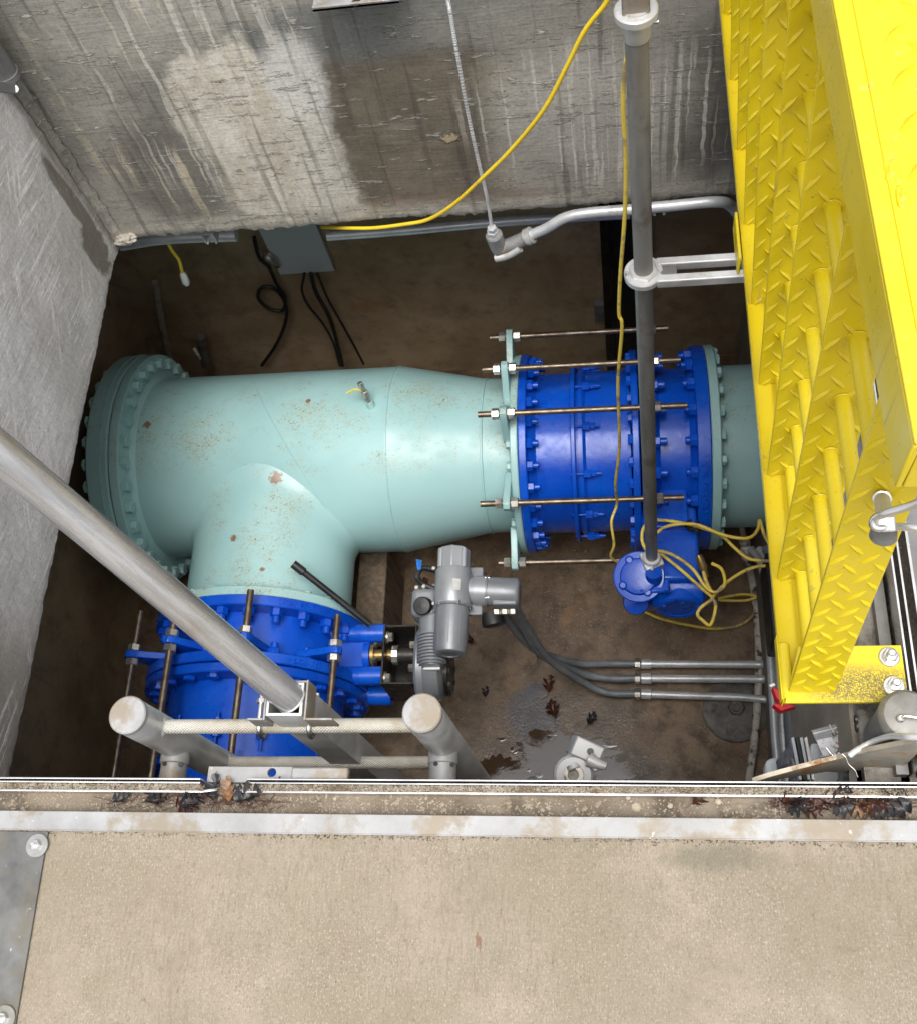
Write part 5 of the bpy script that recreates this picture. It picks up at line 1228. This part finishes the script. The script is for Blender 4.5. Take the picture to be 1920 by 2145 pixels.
# square slide below the clamp
sq = thing('climbing_post', 'long scuffed aluminium tube slanting across the lower left, clamped to the ladder', 'safety post', tuple(S(575, 1390, z=.0)))
k0 = S(566, 1388, z=.015); k1 = down(k0, 1.0)
Fq = frame(k0, LD, V(1, 0, 0))
def boxtube(mb, hw, hh, th, z0, z1, Fm):
    for a_, b_ in (((-hw, -hh), (hw, -hh + th)), ((-hw, hh - th), (hw, hh)), ((-hw, -hh + th), (-hw + th, hh - th)), ((hw - th, -hh + th), (hw, hh - th))):
        mb.box((a_[0], a_[1], z0), (b_[0], b_[1], z1), Fm)
    return mb
boxtube(MB(), .030, .027, .004, 0, 1.2, Fq).build('square_tube', M['alu'], sq)
# hat clamp and u-bolts
hf = frame(down(k0, .004), LD, V(1, 0, 0))
up_y = 1 if hf.col[1][1] > 0 else -1
MB().box((-.036, -.033, 0), (-.0325, .033, .05), hf).box((.0325, -.033, 0), (.036, .033, .05), hf).box((-.0324, up_y * .0285 if up_y > 0 else -.032, 0), (.0324, .032 if up_y > 0 else -.0285, .05), hf).box((-.062, .0298, .0), (-.0362, .0332, .05) , hf).box((.0362, .0298, .0), (.080, .0332, .05), hf).build('hat_clamp', M['alu_white'], sq, bevel=.0008)
ry = down(ca, .085)
for dx_ in (521, 619):
    q = S(dx_, 1442, z=ry.z); rr_ = .0175
    arc = [V(q.x, ry.y + .062, ry.z + rr_)] + [V(q.x, ry.y - rr_ * math.sin(a_ * math.pi / 10), ry.z + rr_ * math.cos(a_ * math.pi / 10)) for a_ in range(0, 11)] + [V(q.x, ry.y + .062, ry.z - rr_)]
    MB().tube(arc, .0042, 14).build('u_bolt', M['chrome'], sq)
    for zz_ in (rr_, -rr_):
        p = V(q.x, ry.y + .036, ry.z + zz_)
        MB().hexp(p, p + V(0, .008, 0), .0085).build('nut', M['chrome'], sq)
# the round post
e0 = S(572, 1382, z=.012); e1 = S(0, 900, z=.55); dd = (e1 - e0).normalized()
o = MB().cyl((0, 0, 0), (0, 0, (e1 - e0).length + .71), .0262, n=56).build('post_tube', M['post']); o.parent = sq; o.matrix_local = Matrix.Translation(-Vector(sq['_o'])) @ frame(e0 - dd * .01, dd)
MB().lathe([(-.0105, .022), (-.0105, .0264), (-.009, .0270), (-.006, .0262)], e0, dd, 56).build('tube_end', M['alu'], sq)

# ------------------------------------------------------------------ casting near the ladder (grab joint)
g0 = S(1160, 1500, z=-.25)
t = thing('pipe_clamp', 'chalky cast aluminium swivel clamp by the rail, in front of the puddle', 'clamp', tuple(g0))
cz = -.20
Fc = frame(S(1165, 1492, z=cz), (.25, -.3, 1), V(1, -.45, 0))
MB().box((-.026, -.016, -.05), (.026, .018, .004), Fc).build('block', M['alu_white'], t, bevel=.003)
hq = Fc @ V(.004, .002, .0045); MB().lathe([(0, .006), (.001, .006), (.001, 0)], hq, Fc.col[2].xyz, 16).build('pin_hole', M['black'], t)
MB().tube(crom([S(1145, 1500, z=cz - .02), S(1138, 1515, z=cz - .02), S(1142, 1528, z=cz - .02)]), .016, 14).build('neck', M['alu_white'], t)
rc = S(1137, 1538, z=cz - .02)
MB().lathe([(-.012, .018), (-.012, .030), (-.008, .034), (.006, .034), (.010, .030), (.010, .018), (-.012, .018)], rc, (.15, -.3, 1), 36).build('ring', M['alu_white'], t)
MB().lathe([(-.010, .010), (-.010, .0178), (.004, .0178), (.004, .010), (-.010, .010)], rc, (.15, -.3, 1), 30).build('bush', M['hose'], t)
MB().tube(crom([S(1168, 1508, z=cz), S(1185, 1516, z=cz), S(1203, 1522, z=cz)]), .011, 12, rf=lambda u: 1.2 - .6 * u).build('lever', M['alu_white'], t)
MB().prism([S(1150, 1500, z=cz - .01), S(1170, 1505, z=cz - .01), S(1190, 1530, z=cz - .01), S(1180, 1534, z=cz - .01)], (0, 0, 1), .008).build('wing', M['alu_white'], t, bevel=.002)

# ------------------------------------------------------------------ right-hand corner: spring tube, arm, tray, bags
cyl_top = S(1800, 1423, z=.05)
t = thing('spring_tube', 'fat grey spring tube with a rounded cap at the right edge', 'hatch spring', tuple(cyl_top))
cb2 = S(1700, 1540, z=-.35); dd = (cb2 - cyl_top).normalized()
MB().lathe([(-.012, 0), (-.012, .020), (-.008, .033), (.0, .039), (.012, .040), (.014, .038), (.9, .038)], cyl_top, dd, 56).build('tube', M['alu_dark'], t)
MB().lathe([(-.014, 0), (-.014, .024), (-.0105, .0335), (-.001, .0400), (.003, .0402), (.004, .0385)], cyl_top, dd, 56).build('cap', M['stem'], t)
MB().tube(crom([S(1790, 1427, z=.072), S(1797, 1422, z=.075), S(1812, 1424, z=.075), S(1830, 1426, z=.075)]), .0028, 10).build('pull_wire', M['chrome'], t)
MB().lathe([(0, .005), (.004, .006), (.006, .004)], S(1788, 1427, z=.068), (0, 0, 1), 14).build('rivet', M['chrome'], t)
arm = thing('lift_arm', 'rusty flat steel hatch arm slanting in from the right over the rail', 'hatch arm', tuple(S(1650, 1515, z=.0)))
za = -.03
A0 = [S(1493, 1549, z=za), S(1530, 1537, z=za), S(1590, 1521, z=za), S(1660, 1503, z=za), S(1720, 1488, z=.03), S(1850, 1462, z=.12)]
DP = (.012, .035, .06, .09, .15, .22)
def bar(w0, w1, ztop, dep):
    vs = []
    for p, d_ in zip(A0, dep): vs += [p + V(0, w1, ztop), p + V(0, w0, ztop), p + V(0, w0, ztop - d_), p + V(0, w1, ztop - d_)]
    n_ = len(A0); fs = [(0, 1, 2, 3), tuple(4 * (n_ - 1) + q for q in (3, 2, 1, 0))] + [(i * 4 + a_, (i + 1) * 4 + a_, (i + 1) * 4 + (a_ + 1) % 4, i * 4 + (a_ + 1) % 4) for i in range(n_ - 1) for a_ in range(4)]
    return MB().add(vs, fs)
bar(-.0030, .0030, -.0022, DP).build('flat_bar', M['steelr'], arm)
bar(-.0036, .0036, 0, (.002,) * 6).build('top_edge', M['rust'], arm)
MB().tube(crom([S(1686, 1500, z=.01), S(1700, 1490, z=.015), S(1730, 1474, z=.02), S(1765, 1462, z=.06), S(1790, 1462, z=.10), S(1805, 1463, z=.12), S(1840, 1464, z=.14)]), .0046, 14).build('bent_rod', M['galv'], arm)
MB().tube([S(1672 + 3 * k + 2 * math.sin(k), 1497 + 4.2 * k, z=.0) for k in range(12)], .0006, 5).build('loose_wire', M['chrome'], arm)
def drum(p, r): return MB().cyl(p, p + V(0, 0, -.35), r, n=40)
o = MB().lathe([(0, .0), (0, .045), (.35, .045)], S(1745, 1545, z=-.10), (0, 0, -1), 44).build('spring_housing', M['blackmetal'])
tag(o, 'black rounded spring housing under the rusty hatch arm', 'housing')
# tray with the bags on it
tz = -.26
o = MB().prism([S(1610, 1475, z=tz), S(1705, 1480, z=tz), S(1720, 1560, z=tz), S(1600, 1560, z=tz)], (0, 0, -1), .05).build('control_box', M['boxg'], bevel=.004)
tag(o, 'pale grey flat box lid under the clear parts bag beside the pit', 'control box')
o = MB().prism([S(1519, 1508, z=-.30), S(1546, 1500, z=-.30), S(1552, 1545, z=-.30), S(1520, 1550, z=-.30)], (0, 0, -1), .05).build('switch_housing', M['boxg'], bevel=.008)
tag(o, 'small rounded grey housing left of the black plastic bag', 'housing')
# black bag: folded sheet with soft edge
tb = thing('plastic_bag', 'dark plastic bag draped over a clear edged folder, left of the parts bag', 'bag', tuple(S(1570, 1500, z=-.2)))
cA, cB, cC, cD = S(1545, 1542, z=-.22), S(1540, 1512, z=-.24), S(1578, 1462, z=-.20), S(1592, 1545, z=-.18)
def bagf(u, v):
    a_ = cA.lerp(cD, u); b_ = cB.lerp(cC, u); p = a_.lerp(b_, v)
    return p + V(0, 0, .018 * math.sin(math.pi * u) * math.sin(math.pi * v) + .008 * nz(u * 5, v * 5) + .003 * nz(u * 15, v * 15))
top = slab_grid(bagf, 26, 26); o = top.build('bag_sheet', M['bag'], tb, smooth=80); sm = o.modifiers.new('thick', 'SOLIDIFY'); sm.thickness = .0015
for i, off in enumerate((0, 9, 17, 26)):
    MB().prism([S(1570 + off, 1465, z=-.19), S(1576 + off, 1462, z=-.19), S(1592 + off, 1548, z=-.17), S(1586 + off, 1548, z=-.17)], (0, 0, -1), .02).build('folder_edge', M[('greyL', 'black', 'greyL', 'alu')[i]], tb, bevel=.001)
# zip bag with papers and screws
zb_ = thing('parts_bag', 'clear zip bag holding a printed sheet and loose screws, on the grey box', 'bag', tuple(S(1655, 1480, z=-.24)))
q = [S(1610, 1450, z=-.24), S(1672, 1434, z=-.22), S(1694, 1490, z=-.235), S(1636, 1507, z=-.245)]
def zf(h, s):
    def f(u, v):
        p = q[0].lerp(q[1], u).lerp(q[3].lerp(q[2], u), v)
        return p + V(0, 0, h * math.sin(math.pi * u) * math.sin(math.pi * min(1, v * 1.2)) + .005 * nz(u * 4 + s, v * 4) * (1 if .02 < u < .98 else 0))
    return f
slab_grid(zf(.016, 1), 24, 24).build('front_film', M['film'], zb_, smooth=80)
slab_grid(zf(-.006, 1), 12, 12).build('back_film', M['film'], zb_, smooth=80)
MB().tube([q[0].lerp(q[3], .14) + V(0, 0, .003), q[1].lerp(q[2], .14) + V(0, 0, .003)], .0014, 8).build('zip_seal', M['white'], zb_)
pq = [S(1620, 1470, z=-.226), S(1660, 1461, z=-.222), S(1684, 1490, z=-.226), S(1634, 1503, z=-.230)]
MB().prism(pq, (0, 0, 1), .0008).build('printed_sheet', M['print'], zb_)
MB().tube([S(1658, 1473, z=-.219), S(1682, 1492, z=-.221)], .0008, 6).build('red_line', M['red'], zb_)
for k in range(14):
    if k < 8: p = S(random.uniform(1642, 1672), random.uniform(1488, 1502), z=-.218)
    else: p = S(random.uniform(1652, 1676), random.uniform(1448, 1462), z=-.218)
    d_ = V(random.uniform(-1, 1), random.uniform(-1, 1), random.uniform(-.2, .2)).normalized()
    MB().cyl(p, p + d_ * .016, .0016, n=8).hexp(p - d_ * .004, p, .0036).build('screw', M['chrome'], zb_)
# dark slot / conduit behind
thing_tube('slanting_conduit', 'dull slanting conduit on the right shaft wall above the clear parts bag', 'conduit', [S(1690, 1485, z=-.33), S(1720, 1455, z=-.33), S(1765, 1410, z=-.33)], .016, 'alu_dark')
for i, (dx_, dy_) in enumerate(((1700, 1428), (1702, 1442))):
    o = MB().cyl(S(dx_, dy_, x=.343), S(dx_, dy_, x=.343) + V(-.003, 0, 0), .007 + .002 * i, n=14).build('anchor_hole', M['black'])
    tag(o, ('small upper' if i == 0 else 'larger lower') + ' dark anchor hole in the buff right shaft wall', 'anchor hole', 'anchor holes in the right shaft wall')

# ------------------------------------------------------------------ leaves
def leaf_mesh(seed, curl):
    rnd = random.Random(seed); n_ = 56
    ph = [rnd.uniform(-.5, .5), rnd.uniform(-.5, .5)]; fr = [rnd.uniform(3.0, 3.8), rnd.uniform(3.0, 3.8)]
    bend = rnd.uniform(-.35, .35); mb = MB(); vs = []
    for k in range(n_ + 1):
        u_ = k / n_; env = math.sin(math.pi * min(1, u_ ** .75)) * .34 * (1 - .25 * u_)
        row = []
        for side in (-1, 1):
            q = side > 0; lobe = abs(math.sin(u_ * math.pi * fr[q] + ph[q])) ** 1.3
            wv = env * (.22 + .95 * lobe) * (1 + .18 * nz(u_ * 22 + seed, side * 3)) + .006
            row.append((side, wv, lobe))
        for f_ in (-1, -.55, 0, .55, 1):
            side, wv, lobe = row[0] if f_ < 0 else row[1]
            af = abs(f_); x = u_ + af * wv * .55 * lobe; y = f_ * wv + bend * (u_ - .5) ** 2
            vs.append(V(x, y, curl * ((u_ - .5) ** 2 * .9 + af * af * wv * 1.1) + .05 * nz(u_ * 5 + seed, f_ * 2.5)))
    mb.add(vs, [(i * 5 + j, i * 5 + j + 1, (i + 1) * 5 + j + 1, (i + 1) * 5 + j) for i in range(n_) for j in range(4)])
    mb.tube([V(-.32, .05, .08), V(-.14, .01, .02), V(.1, bend * .16, .014), V(.5, 0, .012), V(.9, bend * .16, .02)], .011, 5)
    return mb
def leaf(dx, dy, z, size, rot, mat, lab, group, tilt=.0, seed=None):
    sd_ = seed if seed is not None else random.randint(0, 5); key = ('leaf', sd_, mat)
    if key not in MESH:
        o = leaf_mesh(sd_ * 3 + 1, .4 + .3 * (sd_ % 3)).build('oak_leaf', M[mat], smooth=60); MESH[key] = o.data; bpy.data.objects.remove(o)
    o = bpy.data.objects.new('oak_leaf', MESH[key]); COL.objects.link(o)
    o.location = S(dx, dy, z=z); o.rotation_euler = (random.uniform(-.3, .3) + tilt, random.uniform(-.25, .25), R_(rot)); o.scale = (size, size, size)
    return tag(o, lab, 'leaf', group)
LG = 'wet leaves in the gutter at the rail gap'; LR = 'wet leaves heaped at the right end of the gutter'; LF = 'fallen leaves on the pit floor'
z = -.014
for (dx, dy, s, r, m, lab) in (
    (225, 1594, 0.035, 20, 'leafblk', 'small black leaf, leftmost in the gutter beside the aluminium strip'),
    (290, 1594, 0.038, 10, 'leafblk', 'black leaf just left of the rail gap heap'),
    (318, 1592, 0.043, 130, 'leafblk', 'black leaf rising against the left rail end'),
    (355, 1594, 0.048, 15, 'leafblk', 'broad black leaf under the left rail end'),
    (352, 1580, 0.043, -50, 'leafred', 'red brown leaf tucked under the left rail end'),
    (398, 1594, 0.038, 170, 'leafblk', 'black leaf crossing beneath the hinge tongue'),
    (425, 1594, 0.050, 95, 'leafblk', 'upright dark leaf under the hinge tongue'),
    (455, 1594, 0.043, 100, 'leaftan', 'tan brown leaf standing right of the hinge tongue'),
    (470, 1594, 0.054, 20, 'leafblk', 'large spread black leaf right of the rail gap'),
    (505, 1590, 0.043, 150, 'leafblk', 'dark leaf at the start of the right rail'),
    (545, 1576, 0.029, 70, 'leafblk', 'tiny black leaf under the right rail near the round hole')):
    leaf(dx, dy, z + .004 * random.random(), s, r, m, lab, LG)
leaf(1370, 1598, z, .034, 40, 'leaf', 'single dark brown leaf by itself in the gutter, right of centre', None or LR)
ORD = ('first', 'second', 'third', 'fourth', 'fifth', 'sixth', 'seventh', 'eighth', 'ninth', 'tenth', 'eleventh', 'twelfth', 'thirteenth', 'fourteenth', 'fifteenth', 'sixteenth', 'seventeenth', 'eighteenth', 'nineteenth', 'twentieth')
for k in range(20):
    x = 1540 + 270 * (k / 19) + random.uniform(-3, 3)
    m = random.choice(('leaf', 'leafblk', 'leaf', 'leaftan', 'leafblk', 'leafblk'))
    nmw = {'leaf': 'dark brown', 'leafblk': 'black', 'leaftan': 'tan', 'leafred': 'red brown'}[m]
    leaf(x, random.uniform(1586, 1600), z + .006 * random.random(), random.uniform(.032, .046), random.choice((random.uniform(-35, 35), random.uniform(145, 215))), m, f'{nmw} wet leaf, {ORD[k]} from the left in the heap at the gutter end', LR, random.uniform(-.3, .3))
fz = FL + .012
for (dx, dy, s, r, m, lab) in (
    (942, 1275, 0.061, 150, 'leafred', 'dark leaf on the pit floor just right of the actuator motor'),
    (1068, 1308, 0.048, 60, 'leafred', 'red brown leaf beside the grey flexible conduits'),
    (1088, 1375, 0.082, 80, 'leafred', 'red leaf, upper one of the pair above the puddle'),
    (1098, 1392, 0.068, 250, 'leafred', 'red leaf crumpled under the red leaf above the puddle'),
    (1100, 1425, 0.082, 100, 'leaf', 'dark leaf at the upper edge of the puddle'),
    (1165, 1440, 0.068, 60, 'leafblk', 'black leaf at the right tip of the puddle'),
    (962, 1385, 0.054, 80, 'leafblk', 'blackish leaf on the floor between actuator and ladder stile'),
    (830, 1452, 0.054, 120, 'leaf', 'dark leaf seen through the ladder rungs'),
    (975, 1225, 0.034, 30, 'leafred', 'small red leaf under the actuator side motor'),
    (845, 1165, 0.048, 100, 'leafred', 'red leaf behind the actuator control head')):
    leaf(dx, dy, fz, s, r, m, lab, LF)
leaf(1350, 1045, -2.118, .085, -20, 'leafblk', 'black wet leaf stuck on top of the blue valve neck', LF)
mb = MB()
for k in range(900):
    dx_, dy_ = random.uniform(780, 1510), random.uniform(1090, 1545)
    p = S(dx_, dy_, z=FL + .001); r = random.uniform(.0012, .004); an = random.uniform(0, 6.3); d_ = V(math.cos(an), math.sin(an), 0) * r * random.uniform(1, 3.5); e_ = V(-math.sin(an), math.cos(an), 0) * r * .6
    mb.add([p + d_, p - d_, p + e_, p - e_, p + V(0, 0, r * .7)], [(0, 2, 4), (2, 1, 4), (1, 3, 4), (3, 0, 4)])
stuff(mb.build('floor_debris', M['grit'], smooth=0))
mb = MB()
for k in range(260):
    if k < 150: p = S(random.uniform(1530, 1815), random.uniform(1580, 1606), z=-.012)
    else: p = S(random.uniform(200, 560), random.uniform(1580, 1606), z=-.012)
    an = random.uniform(0, 6.3); L_q = random.uniform(.004, .018); d_ = V(math.cos(an), math.sin(an) * .6, random.uniform(-.1, .25)) * L_q
    mb.tube([p - d_, p + V(0, 0, .002), p + d_], random.uniform(.0004, .0009), 4)
stuff(mb.build('twigs', M['leaf'], smooth=0))
for o in bpy.data.objects:
    if '_o' in o: del o['_o']
